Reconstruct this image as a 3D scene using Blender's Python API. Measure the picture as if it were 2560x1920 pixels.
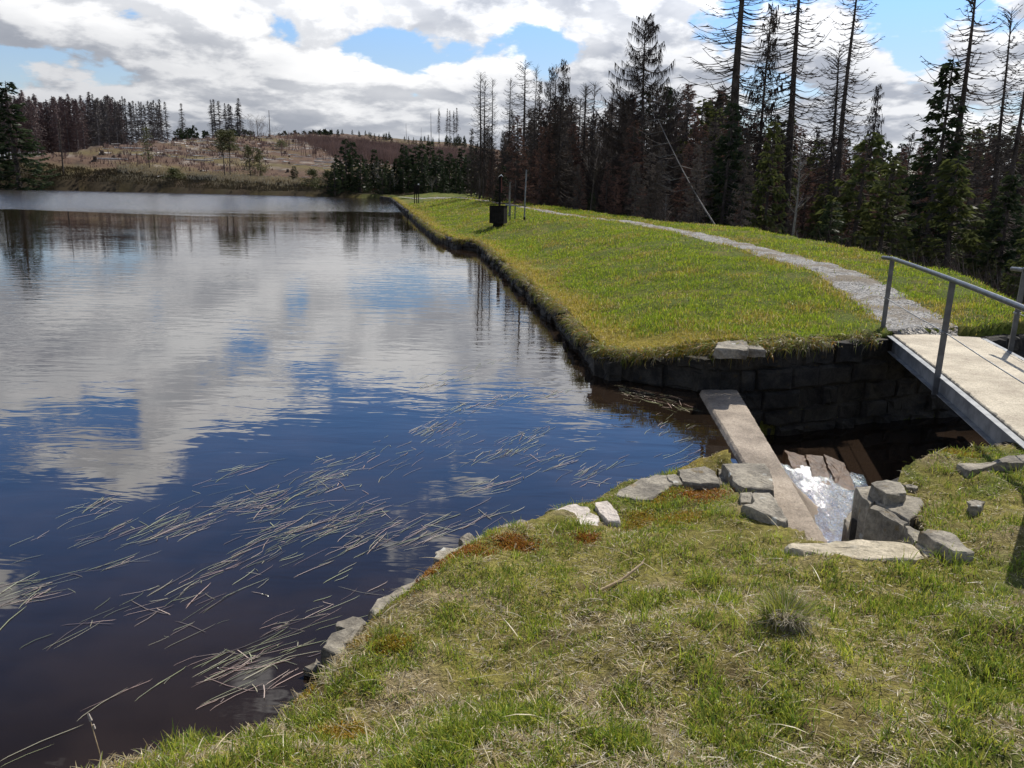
import bpy, bmesh, math, random
import numpy as np
from mathutils import Vector, Matrix
random.seed(7); rng = np.random.default_rng(7)
for o in list(bpy.data.objects): bpy.data.objects.remove(o)
sc = bpy.context.scene; COL = sc.collection
# ------------------------------------------------------------------ camera
F = 2000.; PIT = math.atan(516/2000.); ROL = math.radians(1.4); CH = 2.5
fw = np.array([0, math.cos(PIT), -math.sin(PIT)]); up0 = np.array([0, math.sin(PIT), math.cos(PIT)]); r0 = np.array([1., 0, 0])
cr = r0*math.cos(ROL)+up0*math.sin(ROL); cu = -r0*math.sin(ROL)+up0*math.cos(ROL)
cd = bpy.data.cameras.new('camera'); cam = bpy.data.objects.new('camera', cd); COL.objects.link(cam)
cd.sensor_width = 36; cd.lens = F/2560*36; cd.clip_start = .05; cd.clip_end = 3000
M = Matrix.Identity(4)
for i in range(3):
    M[i][0] = cr[i]; M[i][1] = cu[i]; M[i][2] = -fw[i]
M[2][3] = CH
cam.matrix_world = M; sc.camera = cam
def ray(x, y): return fw*F+cr*(x-1280)+cu*(960-y)
def at(x, y, z=0.):
    d = ray(x, y); t = (z-CH)/d[2]; return (d[0]*t, d[1]*t)
def atY(x, y, Y):
    d = ray(x, y); t = Y/d[1]; return (d[0]*t, CH+d[2]*t)
# ------------------------------------------------------------------ light
SAZ, SEL = math.radians(36), math.radians(50)      # azimuth to the right of +Y
SUN = np.array([math.sin(SAZ)*math.cos(SEL), math.cos(SAZ)*math.cos(SEL), math.sin(SEL)])
sl = bpy.data.lights.new('sun', 'SUN'); sl.energy = 5.0; sl.angle = math.radians(.5); sl.color = (1, .95, .87)
so = bpy.data.objects.new('sun', sl); COL.objects.link(so)
so.rotation_euler = Vector(SUN).to_track_quat('Z', 'Y').to_euler()
sc.view_settings.view_transform = 'Standard'; sc.view_settings.look = 'None'; sc.view_settings.exposure = .16
sc.view_settings.gamma = 1; sc.cycles.caustics_reflective = False; sc.cycles.caustics_refractive = False

class NT:
    def __init__(s, tree): s.t = tree; s.n = tree.nodes; s.l = tree.links
    def new(s, typ, **k):
        n = s.n.new(typ)
        for a, b in k.items(): setattr(n, a, b)
        return n
    def put(s, sock, v):
        if isinstance(v, bpy.types.NodeSocket): s.l.new(v, sock)
        else:
            if hasattr(sock, 'default_value'):
                try: sock.default_value = v
                except Exception:
                    sock.default_value = tuple(v)+(1,) if len(v) == 3 else v
    def m(s, op, a, b=None, c=None, clamp=False):
        n = s.new('ShaderNodeMath', operation=op, use_clamp=clamp); s.put(n.inputs[0], a)
        if b is not None: s.put(n.inputs[1], b)
        if c is not None: s.put(n.inputs[2], c)
        return n.outputs[0]
    def v(s, op, a, b=None):
        n = s.new('ShaderNodeVectorMath', operation=op); s.put(n.inputs[0], a)
        if b is not None:
            if op == 'SCALE': s.put(n.inputs['Scale'], b)
            else: s.put(n.inputs[1], b)
        return n.outputs['Value'] if op in ('DISTANCE', 'LENGTH', 'DOT_PRODUCT') else n.outputs[0]
    def noise(s, vec, scale, detail=4, rough=.5, dist=0):
        n = s.new('ShaderNodeTexNoise'); s.put(n.inputs['Vector'], vec); n.inputs['Scale'].default_value = scale
        n.inputs['Detail'].default_value = detail; n.inputs['Roughness'].default_value = rough; n.inputs['Distortion'].default_value = dist
        return n.outputs[0]
    def ss(s, x, a, b, lo=0., hi=1.):
        n = s.new('ShaderNodeMapRange', interpolation_type='SMOOTHSTEP'); s.put(n.inputs[0], x)
        for i, q in enumerate((a, b, lo, hi)): s.put(n.inputs[i+1], q)
        return n.outputs[0]
    def mix(s, f, a, b):
        n = s.new('ShaderNodeMix', data_type='RGBA'); s.put(n.inputs[0], f); s.put(n.inputs[6], a); s.put(n.inputs[7], b)
        return n.outputs[2]
    def sep(s, v):
        n = s.new('ShaderNodeSeparateXYZ'); s.put(n.inputs[0], v); return n.outputs
    def comb(s, x, y, z):
        n = s.new('ShaderNodeCombineXYZ'); s.put(n.inputs[0], x); s.put(n.inputs[1], y); s.put(n.inputs[2], z); return n.outputs[0]
def c4(c): return (c[0], c[1], c[2], 1)
# ------------------------------------------------------------------ sky
w = bpy.data.worlds.new('World'); sc.world = w; w.use_nodes = True
t = NT(w.node_tree); t.n.clear()
sky = t.new('ShaderNodeTexSky', sky_type='NISHITA'); sky.sun_disc = False; sky.sun_elevation = SEL; sky.sun_rotation = SAZ
sky.air_density = 1.0; sky.dust_density = .3; sky.ozone_density = 2.0
tc = t.new('ShaderNodeTexCoord').outputs['Generated']
d = t.v('NORMALIZE', tc); X, Y, Z = t.sep(d)[:3]
zs_ = t.m('ADD', t.m('MULTIPLY', Z, 2.0), t.m('MULTIPLY', t.m('POWER', t.m('MAXIMUM', t.m('SUBTRACT', .16, Z), 0.), 2.), -7.))
p = t.comb(X, Y, zs_)
n1 = t.noise(p, 6.2, 14, .56, .1)
n1b = t.noise(t.v('ADD', p, (.010, .013, .028)), 6.2, 12, .56, .1)
n2 = t.noise(t.v('ADD', p, (7, 3, 1)), 3.2, 6, .55, .2)
def sky_dir(x, y, refl=False):
    v = ray(x, y); v = v/np.linalg.norm(v)
    if refl: v[2] = -v[2]
    return tuple(v)
bias = t.ss(Z, .21, .34, .17, -.13)
blobs = [  # (pixel x, y, radius px, strength, reflected)
 (930, 60, 80, -.28, 0), (1010, 165, 70, -.26, 0), (1150, 95, 80, -.16, 0), (1340, 85, 90, -.28, 0), (560, 60, 60, -.12, 0), (1480, 60, 60, -.2, 0), (1480, 215, 60, -.1, 0),
 (0, 190, 60, -.28, 0), (2270, 70, 130, -.30, 0), (2290, 185, 110, -.26, 0), (2480, 20, 90, -.28, 0), (1980, 180, 70, -.12, 0),
 (250, 60, 300, .12, 0), (700, 220, 300, .16, 0), (1600, 40, 130, .15, 0), (2400, 100, 60, .22, 0), (2180, 175, 50, .22, 0),(2420,160,90,.12,0),
 (1250, 1060, 260, -.22, 1), (860, 1010, 140, -.16, 1), (300, 1010, 90, -.20, 1), (180, 1170, 120, .26, 1), (30, 1190, 90, .16, 1), (470, 1010, 110, .12, 1), (480, 1075, 50, .16, 1), (1480, 990, 130, .30, 1),
 (60, 980, 90, .16, 1), (1130, 1350, 110, .20, 1), (1650, 1000, 100, -.15, 1), (300, 1400, 300, -.15, 1), (900, 1250, 150, -.2, 1), (950, 900, 50, .1, 1), (700, 1600, 120, .12, 1)]
cov = t.m('ADD', t.m('MULTIPLY_ADD', n1, 1.7, -.35), bias)
for bx_, by_, br, bs, rf in blobs:
    c = sky_dir(bx_, by_, rf)
    g = t.ss(t.v('DISTANCE', d, c), 0., br/2000.*1.5, bs*.55, 0.)
    cov = t.m('ADD', cov, g)
mask = t.ss(cov, .46, .56)
grad = t.ss(t.m('SUBTRACT', n1, n1b), -.065, .065)
thick = t.ss(cov, .55, 1.0)
shade = t.m('ADD', t.m('MULTIPLY', grad, .62), t.m('MULTIPLY', t.ss(n2, .36, .62), .46))
shade = t.m('SUBTRACT', shade, t.m('MULTIPLY', thick, .12), clamp=True)
sund = t.ss(t.v('DOT_PRODUCT', d, tuple(SUN)), .3, 1.0, .88, 1.35)
ccol = t.mix(shade, (.35, .375, .43, 1), (.95, .95, .955, 1))
ccol = t.v('SCALE', ccol, t.m('MULTIPLY', sund, t.ss(Z, .10, .28, 1., 1.65)))
hs = t.new('ShaderNodeHueSaturation'); t.put(hs.inputs['Color'], sky.outputs[0]); t.put(hs.inputs['Saturation'], t.ss(Z, .1, .3, .72, 1.))
blue = t.v('SCALE', hs.outputs[0], .094)
blue = t.mix(t.ss(Z, .0, .30), t.v('MULTIPLY', blue, (.92, .93, .98)), t.v('MULTIPLY', blue, (.62, 1.0, 1.42)))
blue = t.v('SCALE', blue, t.m('MULTIPLY', t.ss(Z, .12, .25, 1., 1.25), t.ss(Z, .36, .60, 1., .32)))
col = t.mix(mask, blue, ccol)
bg = t.new('ShaderNodeBackground'); t.put(bg.inputs[0], col); bg.inputs[1].default_value = 1
wo = t.new('ShaderNodeOutputWorld'); t.l.new(bg.outputs[0], wo.inputs[0])

# ------------------------------------------------------------------ helpers: meshes and tags
class MB:
    def __init__(s): s.v = []; s.f = []; s.n = 0
    def add(s, verts, faces):
        for f in faces: s.f.append(tuple(i+s.n for i in f))
        s.v.extend(verts); s.n += len(verts)
    def tube(s, pts, rad, k=5, cap=True):
        pts = [np.array(q, float) for q in pts]; vs = []; fs = []
        for i, q in enumerate(pts):
            a = pts[min(i+1, len(pts)-1)]-pts[max(i-1, 0)]; a = a/(np.linalg.norm(a)+1e-9)
            u = np.cross(a, (0, 0, 1) if abs(a[2]) < .9 else (1, 0, 0)); u /= np.linalg.norm(u); v = np.cross(a, u)
            r = rad[i] if hasattr(rad, '__len__') else rad
            for j in range(k):
                an = 2*math.pi*j/k; vs.append(tuple(q+u*math.cos(an)*r+v*math.sin(an)*r))
        for i in range(len(pts)-1):
            for j in range(k):
                fs.append((i*k+j, i*k+(j+1) % k, (i+1)*k+(j+1) % k, (i+1)*k+j))
        if cap:
            fs.append(tuple(range(k))[::-1]); fs.append(tuple((len(pts)-1)*k+j for j in range(k)))
        s.add(vs, fs)
    def box(s, c, h, R=None):
        c = np.array(c, float); vs = []
        for x in (-1, 1):
            for y in (-1, 1):
                for z in (-1, 1):
                    q = np.array([x*h[0], y*h[1], z*h[2]], float)
                    if R is not None: q = R@q
                    vs.append(tuple(c+q))
        s.add(vs, [(0, 1, 3, 2), (4, 6, 7, 5), (0, 4, 5, 1), (2, 3, 7, 6), (0, 2, 6, 4), (1, 5, 7, 3)])
    def sliver(s, a, b, wv):
        a = np.array(a); b = np.array(b)
        s.add([tuple(a-wv), tuple(a+wv), tuple(b)], [(0, 1, 2)])
    def leaf(s, a, b, wv):
        a = np.array(a); b = np.array(b); m = (a+b)/2
        s.add([tuple(a), tuple(m+wv), tuple(b), tuple(m-wv)], [(0, 1, 2, 3)])
    def mesh(s, name, mats, smooth=False):
        me = bpy.data.meshes.new(name); me.from_pydata(s.v, [], s.f)
        for m_ in (mats if isinstance(mats, (list, tuple)) else [mats]): me.materials.append(m_)
        if smooth: me.polygons.foreach_set('use_smooth', [True]*len(me.polygons))
        me.update(); return me
    def build(s, name, mats, parent=None, smooth=False):
        return link(name, s.mesh(name, mats, smooth), parent)
def link(name, data, parent=None):
    o = bpy.data.objects.new(name, data); COL.objects.link(o)
    if parent: o.parent = parent
    return o
def tag(o, label=None, cat=None, group=None, kind=None):
    for k, q in (('label', label), ('category', cat), ('group', group), ('kind', kind)):
        if q: o[k] = q
    return o
def np_mesh(name, V, Fq, mats, col=None, smooth=False):
    me = bpy.data.meshes.new(name); k = Fq.shape[1]
    me.vertices.add(len(V)); me.vertices.foreach_set('co', V.astype(np.float32).ravel())
    me.loops.add(Fq.size); me.loops.foreach_set('vertex_index', Fq.astype(np.int32).ravel())
    me.polygons.add(len(Fq)); me.polygons.foreach_set('loop_start', np.arange(0, Fq.size, k, dtype=np.int32))
    me.polygons.foreach_set('loop_total', np.full(len(Fq), k, dtype=np.int32))
    if smooth: me.polygons.foreach_set('use_smooth', np.ones(len(Fq), bool))
    if col is not None:
        a = me.color_attributes.new('tint', 'FLOAT_COLOR', 'POINT')
        a.data.foreach_set('color', np.c_[col, np.ones(len(col))].astype(np.float32).ravel())
    for m_ in (mats if isinstance(mats, (list, tuple)) else [mats]): me.materials.append(m_)
    me.update(calc_edges=True); me.validate(); return me

# value noise in numpy for terrain shapes
_tab = rng.random((256, 256))
def vn(x, y):
    xi = np.floor(x).astype(int); yi = np.floor(y).astype(int); fx = x-xi; fy = y-yi
    fx = fx*fx*(3-2*fx); fy = fy*fy*(3-2*fy)
    g = lambda a, b: _tab[a % 256, b % 256]
    return (g(xi, yi)*(1-fx)+g(xi+1, yi)*fx)*(1-fy)+(g(xi, yi+1)*(1-fx)+g(xi+1, yi+1)*fx)*fy
def fbm(x, y, o=4):
    r = 0; a = .5
    for i in range(o): r = r+a*(vn(x+17*i, y+31*i)-.5)*2; x = x*2.03; y = y*2.03; a *= .5
    return r
def sstep(a, b, x):
    q = np.clip((x-a)/(b-a), 0, 1); return q*q*(3-2*q)
def sdist(px, py, poly):          # signed distance, positive outside
    P = np.array(poly, float); Q = np.roll(P, -1, 0); best = np.full(px.shape, 1e9); ins = np.zeros(px.shape, bool)
    for (ax, ay), (bx, by) in zip(P, Q):
        ex, ey = bx-ax, by-ay; tt = np.clip(((px-ax)*ex+(py-ay)*ey)/(ex*ex+ey*ey+1e-12), 0, 1)
        best = np.minimum(best, (px-ax-tt*ex)**2+(py-ay-tt*ey)**2)
        cnd = ((ay > py) != (by > py)); ins ^= cnd & (px < (bx-ax)*(py-ay)/((by-ay)+1e-12)+ax)
    best = np.sqrt(best); return np.where(ins, -best, best)
def pdist(px, py, line):
    best = np.full(px.shape, 1e9)
    for (ax, ay), (bx, by) in zip(line[:-1], line[1:]):
        ex, ey = bx-ax, by-ay; tt = np.clip(((px-ax)*ex+(py-ay)*ey)/(ex*ex+ey*ey+1e-12), 0, 1)
        best = np.minimum(best, (px-ax-tt*ex)**2+(py-ay-tt*ey)**2)
    return np.sqrt(best)
# ------------------------------------------------------------------ plan of the place (metres, water level z = 0)
SHORE = [(-3.2, .9), (-2.2, 1.85)]+[at(x_, y_, .17) for x_, y_ in [(240, 1950), (400, 1885), (520, 1840), (640, 1780), (715, 1715), (770, 1660)]]+[(-.86, 3.9), (-.5, 4.72), (-.14, 5.2), (.39, 5.66), (.84, 6.1), (1.3, 6.5), (1.85, 6.9)]
WALL = [(2.42, 9.42), (1.14, 10.15), (1.0, 11.2), (.8, 13.6), (.3, 17.1), (-.4, 21.9), (-1.3, 28.2), (-2.15, 28.9), (-3.3, 33), (-12.9, 83.2), (-14.4, 86.5)]
POND = SHORE+[(2.26, 8.9)]+WALL+[(-21.2, 88.4), (-38.6, 88.8), (-56, 89.1), (-75, 86), (-88, 60), (-70, 20), (-40, 2), (-12, -3)]
CHAN = [(2.66, 9.25), (2.7, 9.5), (3.6, 9.85), (5.0, 10.45), (7, 11.1), (14, 14), (15, 9), (8, 7.6), (5.8, 6.75), (4.1, 6.3), (3.3, 5.95), (2.75, 5.65), (2.42, 5.1), (2.38, 4.6), (2.3, 4.42), (1.95, 4.42), (2.18, 4.9)]
bank_l = WALL[1:]
PATHL = [at(x, y, z) for x, y, z in [(2275, 830, .58), (2215, 775, .6), (2100, 712, .66), (1985, 668, .74), (1800, 610, .86), (1600, 562, .95), (1400, 536, .95), (1240, 507, .95), (1130, 494, .9), (1000, 483, .85)]]
PATHL[0] = (5.56, 10.62)
ANCH = [(-3, 0, .5), (0, 1, .8), (0, 2, .74), (1.6, 2.1, .76), (-.8, 2.1, .58), (4, 2, .8), (1, 3, .62), (2.2, 3, .68), (3.2, 3.2, .66), (2.0, 3.9, .515), (2.3, 3.9, .53), (1.75, 3.9, .52), (1.6, 4.1, .50), (1.5, 4.35, .42), (2.6, 3.9, .56), (2.9, 4.3, .575), (2.6, 4.6, .5), (3.2, 4.2, .58), (3.4, 5.6, .57), (3.6, 5.2, .57), (1.2, 4.3, .38), (1.4, 4.8, .30), (1.2, 5.4, .22), (1.5, 5.9, .19), (.8, 5.2, .20), (.3, 4.5, .25), (0, 4, .30), (-.3, 3.4, .30), (-.8, 2.9, .28), (3, 5, .50), (2.8, 4.5, .50), (4, 5.4, .56), (5.4, 5.4, .58), (6, 3, .8)]
WEIR = [(1.80, 4.95), (1.95, 4.5), (2.45, 4.5), (2.85, 9.7), (2.28, 9.7)]
STP = []
def height(x, y):
    sdp = sdist(x, y, POND); sdc = sdist(x, y, CHAN)
    near = 1-sstep(6.9, 8.3, y)                       # near bank
    # near bank: low at the shore, rising to the viewer's feet
    wsum = 1e-9; hn = 0
    for ax_, ay_, az_ in ANCH:
        w_ = 1/((x-ax_)**2+(y-ay_)**2+.02)**1.6; wsum = wsum+w_; hn = hn+w_*az_
    hn = hn/wsum; hn = .09+(hn-.09)*sstep(-.05, .40, sdp)
    hn = hn+.03*fbm(x*1.6, y*1.6)+.045*fbm(x*4, y*4)+.015*fbm(x*11, y*11)
    # the dam: wall top, crest, then the drop behind it
    dw = pdist(x, y, bank_l)
    top = np.interp(y, [9, 10, 13, 20, 30, 60, 90], [.60, .37, .32, .30, .32, .36, .32])
    top = np.where((y < 13) & (x > 1.2), .37+.24*sstep(1.2, 2.6, x), top)
    crest = np.interp(y, [9, 11, 15, 24, 60, 86], [.6, .62, .85, .98, .95, .8])
    xr = x-np.interp(y, [10, 11.2, 13.6, 17.1, 21.9, 28.2, 33, 83], [1.1, 1., .8, .3, -.4, -1.3, -3.3, -12.9])
    f = sstep(.2, 5.0, xr)
    hd = top*(1-f)+crest*f+.05*fbm(x*.7, y*.7)+.05*fbm(x*3.2, y*3.2, 3)
    bd = np.interp(y, [9, 11.4, 15.3, 19.4, 28.6, 33.5, 47, 86], [6.6, 6.6, 8.0, 8.8, 9.4, 8.6, 7.6, 8.5])
    drop = np.maximum(xr-bd, 0)
    hd = hd-np.minimum(drop*.5, 4.2)*(1-sstep(76, 100, y))
    land = hn*near+hd*(1-near)
    # beyond the pond: the cut-over slope and the ridge
    ang = np.arctan2(x, np.maximum(y, 1))
    ridge = np.interp(np.degrees(ang), [-40, -30, -26, -22, -17, -8, -4, 3, 40], [25, 25.5, 25, 23, 20, 15.5, 14.5, 8, 3])
    rr = np.hypot(x, y); q = np.clip((rr-95)/(330-95), 0, 1)
    hill = .5+ridge*(q**.92)+.2*fbm(x*.06, y*.06)*q*4+.18*fbm(x*.4, y*.4)*sstep(90, 110, y)+.5*sstep(88, 93, y)*(.5+fbm(x*.18, y*.18))
    hill = hill-6*sstep(335, 420, rr)
    h = land+(hill-land)*sstep(86, 94, y)
    side = sstep(-1, -6, x)*(y < 60)
    h = np.where((x < -60) | ((x < -8) & (y < 12)), .6+.3*fbm(x*.1, y*.1), h)
    # carve the pond and the channel
    soft = near*sstep(5.2, 4.2, y)                    # grassy edge on the near left, walls elsewhere
    a = .02-.22*soft; b = .12-.0*soft
    kp = np.clip((sdp-a)/(b-a), 0, 1)
    far = sstep(80, 88, y)
    kp = kp*(1-far)+np.clip((sdp+.1)/.9, 0, 1)*far
    h = -1.3+(h+1.3)*kp
    kc = np.clip((sdc-.04)/.12, 0, 1)
    bed = -.80+.06*fbm(x*3, y*3)
    h = np.where(kc < 1, bed+(np.minimum(h, 9)-bed)*kc, h)
    nb_ = (y < 7.2) & (y > 2.5) & (x > -1.5) & (x < 5.5)
    if STP and nb_.any():
        xs, ys, hs_ = x[nb_], y[nb_], h[nb_]
        for P_s, z_s in STP: hs_ = np.where(sdist(xs, ys, P_s) < .01, np.minimum(hs_, z_s-.06), hs_)
        h = h.copy(); h[nb_] = hs_
    kw = np.clip((sdist(x, y, WEIR)-.0)/.08, 0, 1); h = np.where(kw < 1, -.9+(h+.9)*kw, h)
    return h, sdp, sdc
def gz(x, y): return float(height(np.array([float(x)]), np.array([float(y)]))[0][0])
# ------------------------------------------------------------------ materials
def mat(name, fn):
    m_ = bpy.data.materials.new(name); m_.use_nodes = True; t = NT(m_.node_tree); t.n.clear()
    out = t.new('ShaderNodeOutputMaterial'); s = fn(t); t.l.new(s, out.inputs[0]); return m_
def pbsdf(t, col, rough=.8, spec=.3, bump=None, bs=.3, bd=.02, metal=0.):
    b = t.new('ShaderNodeBsdfPrincipled'); t.put(b.inputs['Base Color'], col); t.put(b.inputs['Roughness'], rough)
    b.inputs['Specular IOR Level'].default_value = spec; t.put(b.inputs['Metallic'], metal)
    if bump is not None:
        n = t.new('ShaderNodeBump'); n.inputs['Strength'].default_value = bs; n.inputs['Distance'].default_value = bd
        t.put(n.inputs['Height'], bump); t.l.new(n.outputs[0], b.inputs['Normal'])
    return b.outputs[0]
def obj_co(t): return t.new('ShaderNodeTexCoord').outputs['Object']
def geo_co(t): return t.new('ShaderNodeNewGeometry').outputs['Position']
def simple(name, ca, cb, scale=3., rough=.8, spec=.3, bs=.4, bd=.02, detail=6, metal=0., hf=None):
    def fn(t):
        co = geo_co(t); n = t.noise(co, scale, detail, .6); f = t.ss(n, .35, .65)
        c = t.mix(f, c4(ca), c4(cb))
        if hf:
            c = t.v('SCALE', c, t.ss(t.noise(co, hf, 3, .7), .3, .7, .72, 1.3))
        return pbsdf(t, c, rough, spec, t.noise(co, scale*6, 6, .65), bs, bd, metal)
    return mat(name, fn)
def ground_fn(t):
    co = geo_co(t)
    a = t.new('ShaderNodeAttribute', attribute_name='tint').outputs['Color']
    n = t.noise(co, 14, 5, .7); n3 = t.noise(co, 70, 4, .7); n2 = t.noise(co, 1.2, 4, .6)
    c = t.v('SCALE', a, t.ss(n, .3, .7, .6, 1.35)); c = t.v('SCALE', c, t.ss(n3, .3, .7, .7, 1.3))
    c = t.v('SCALE', c, t.ss(n2, .3, .7, .85, 1.15))
    return pbsdf(t, c, .95, .1, t.m('ADD', n, t.m('MULTIPLY', n3, .5)), .8, .05)
M_ground = mat('turf_soil', ground_fn)
def gravel_fn(t):
    co = geo_co(t); v = t.new('ShaderNodeTexVoronoi'); t.put(v.inputs['Vector'], co); v.inputs['Scale'].default_value = 38
    c = t.mix(t.ss(t.sep(v.outputs['Color'])[0], 0, 1), (.13, .127, .12, 1), (.42, .40, .37, 1))
    n = t.noise(co, 1.6, 5, .6); c = t.mix(t.ss(n, .45, .62, 0., .8), c, (.17, .135, .09, 1))
    return pbsdf(t, c, .9, .25, t.m('SUBTRACT', 1., v.outputs['Distance']), .9, .03)
M_gravel = mat('grey_gravel', gravel_fn)
def stone_fn(ca, cb, lich, lam=.35):
    def fn(t):
        co = geo_co(t); n = t.noise(co, 4, 8, .65, .4); n2 = t.noise(co, 38, 5, .7)
        c = t.mix(t.ss(n, .35, .65), c4(ca), c4(cb))
        c = t.v('SCALE', c, t.ss(n2, .3, .7, .72, 1.25))
        v = t.new('ShaderNodeTexVoronoi'); t.put(v.inputs['Vector'], t.v('ADD', co, t.v('SCALE', t.comb(n, n2, n), .06))); v.inputs['Scale'].default_value = 9
        sp = t.m('MULTIPLY', t.ss(v.outputs['Distance'], .26, .18), t.ss(t.sep(v.outputs['Color'])[1], .72, .8))
        c = t.mix(t.m('MULTIPLY', sp, lich), c, (.52, .53, .49, 1))
        mo = t.ss(t.noise(co, 6.5, 4, .6), .62, .70)
        c = t.mix(t.m('MULTIPLY', mo, lam), c, (.16, .10, .02, 1))
        return pbsdf(t, c, .85, .25, t.m('ADD', n, t.m('MULTIPLY', n2, .4)), .7, .03)
    return fn
M_slate = mat('grey_slate', stone_fn((.13, .115, .092), (.30, .268, .21), .55, .5))
M_tan = mat('tan_sandstone', stone_fn((.36, .31, .22), (.52, .45, .33), .1, .1))
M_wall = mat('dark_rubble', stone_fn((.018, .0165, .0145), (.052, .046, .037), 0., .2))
M_mortar = simple('wall_core', (.03, .026, .02), (.06, .05, .04), 5)
M_pale = mat('pale_cement', stone_fn((.38, .33, .28), (.56, .50, .44), .3, .1))
def conc_fn(ca, cb, stain):
    def fn(t):
        co = geo_co(t); n = t.noise(co, 1.7, 6, .6); n2 = t.noise(co, 65, 4, .85); n3 = t.noise(co, 7, 6, .75)
        c = t.mix(t.ss(n, .35, .65), c4(ca), c4(cb)); c = t.v('SCALE', c, t.ss(n2, .3, .7, .68, 1.32))
        c = t.mix(t.m('MULTIPLY', t.ss(n3, .56, .72), stain), c, (.15, .115, .08, 1))
        return pbsdf(t, c, .9, .2, t.m('ADD', n2, n3), .5, .012)
    return fn
M_weir = mat('weathered_concrete', conc_fn((.20, .165, .13), (.37, .31, .245), .8))
M_deck = mat('bridge_concrete', conc_fn((.38, .33, .255), (.53, .47, .365), .4))
M_galv = simple('galvanised_steel', (.12, .125, .13), (.23, .235, .235), 5, .6, .4, .2, .005, metal=.2)
M_paint = simple('grey_painted_steel', (.055, .058, .064), (.10, .105, .11), 9, .42, .5, .15, .003)
M_rope = simple('steel_cable', (.15, .15, .15), (.3, .3, .3), 40, .4, .5, metal=.4)
M_darkwood = simple('dark_stained_wood', (.009, .008, .007), (.02, .017, .015), 8, .8, .1)
M_redwood = simple('red_brown_wood', (.10, .03, .02), (.16, .05, .035), 8, .7)
M_white = simple('white_painted', (.6, .6, .6), (.75, .75, .75), 8, .6)
M_roof = simple('bitumen_roof', (.014, .014, .014), (.03, .028, .026), 8, .9, .1)
M_navy = simple('dark_blue_cover', (.01, .012, .03), (.02, .022, .045), 4, .5)
M_bark = simple('spruce_bark', (.045, .036, .030), (.095, .078, .066), 2, .9, .15, .6, .03, hf=18)
M_barkg = simple('grey_dead_bark', (.12, .11, .10), (.22, .205, .19), 2, .9, .15, .6, .03, hf=18)
M_barkw = simple('bleached_bark', (.32, .30, .28), (.48, .46, .43), 3, .8, .15, .4, .02)
M_straw = simple('dry_reed', (.35, .29, .18), (.55, .46, .30), 5, .7)
M_stick = simple('pale_dry_stick', (.30, .22, .13), (.45, .34, .21), 9, .8)
def leaf_fn(ca, cb, tr=.35, attr=False, sc_=.25, rough=.6, gl=.015):
    def fn(t):
        if attr: c = t.new('ShaderNodeAttribute', attribute_name='tint').outputs['Color']
        else:
            c = t.mix(t.ss(t.noise(geo_co(t), sc_, 4, .6), .35, .65), c4(ca), c4(cb))
        dfs = t.new('ShaderNodeBsdfDiffuse'); t.put(dfs.inputs[0], c)
        trn = t.new('ShaderNodeBsdfTranslucent'); t.put(trn.inputs[0], c)
        mx = t.new('ShaderNodeMixShader'); mx.inputs[0].default_value = tr; t.l.new(dfs.outputs[0], mx.inputs[1]); t.l.new(trn.outputs[0], mx.inputs[2])
        gs = t.new('ShaderNodeBsdfGlossy'); gs.inputs[0].default_value = (.8, .8, .8, 1); gs.inputs[1].default_value = rough*.7
        m2 = t.new('ShaderNodeMixShader'); m2.inputs[0].default_value = gl; t.l.new(mx.outputs[0], m2.inputs[1]); t.l.new(gs.outputs[0], m2.inputs[2])
        return m2.outputs[0]
    return fn
M_needle = mat('green_needles', leaf_fn((.055, .07, .02), (.10, .11, .034), .4))
M_needle_d = mat('dark_green_needles', leaf_fn((.022, .034, .015), (.042, .058, .024), .3))
M_needle_y = mat('yellow_green_needles', leaf_fn((.065, .07, .022), (.10, .10, .035), .3))
M_twig = mat('dead_black_twigs', leaf_fn((.040, .030, .024), (.075, .058, .046), .0))
M_rust = mat('rusty_dead_twigs', leaf_fn((.12, .068, .050), (.18, .105, .08), .25))
M_greytw = mat('grey_dead_twigs', leaf_fn((.085, .070, .058), (.15, .125, .105), .15))
M_redshrub = mat('reddish_bare_twigs', leaf_fn((.09, .058, .05), (.20, .135, .115), .2))
M_olive = mat('olive_bare_twigs', leaf_fn((.07, .06, .03), (.11, .10, .05), .2))
M_banktw = mat('brown_bank_growth', leaf_fn((.05, .038, .022), (.11, .085, .045), .1))
M_blade = mat('grass_blades', leaf_fn(0, 0, .45, True, rough=.5, gl=.018))
M_weed = mat('floating_blades', leaf_fn(0, 0, .1, True, rough=.3, gl=.10))
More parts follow.
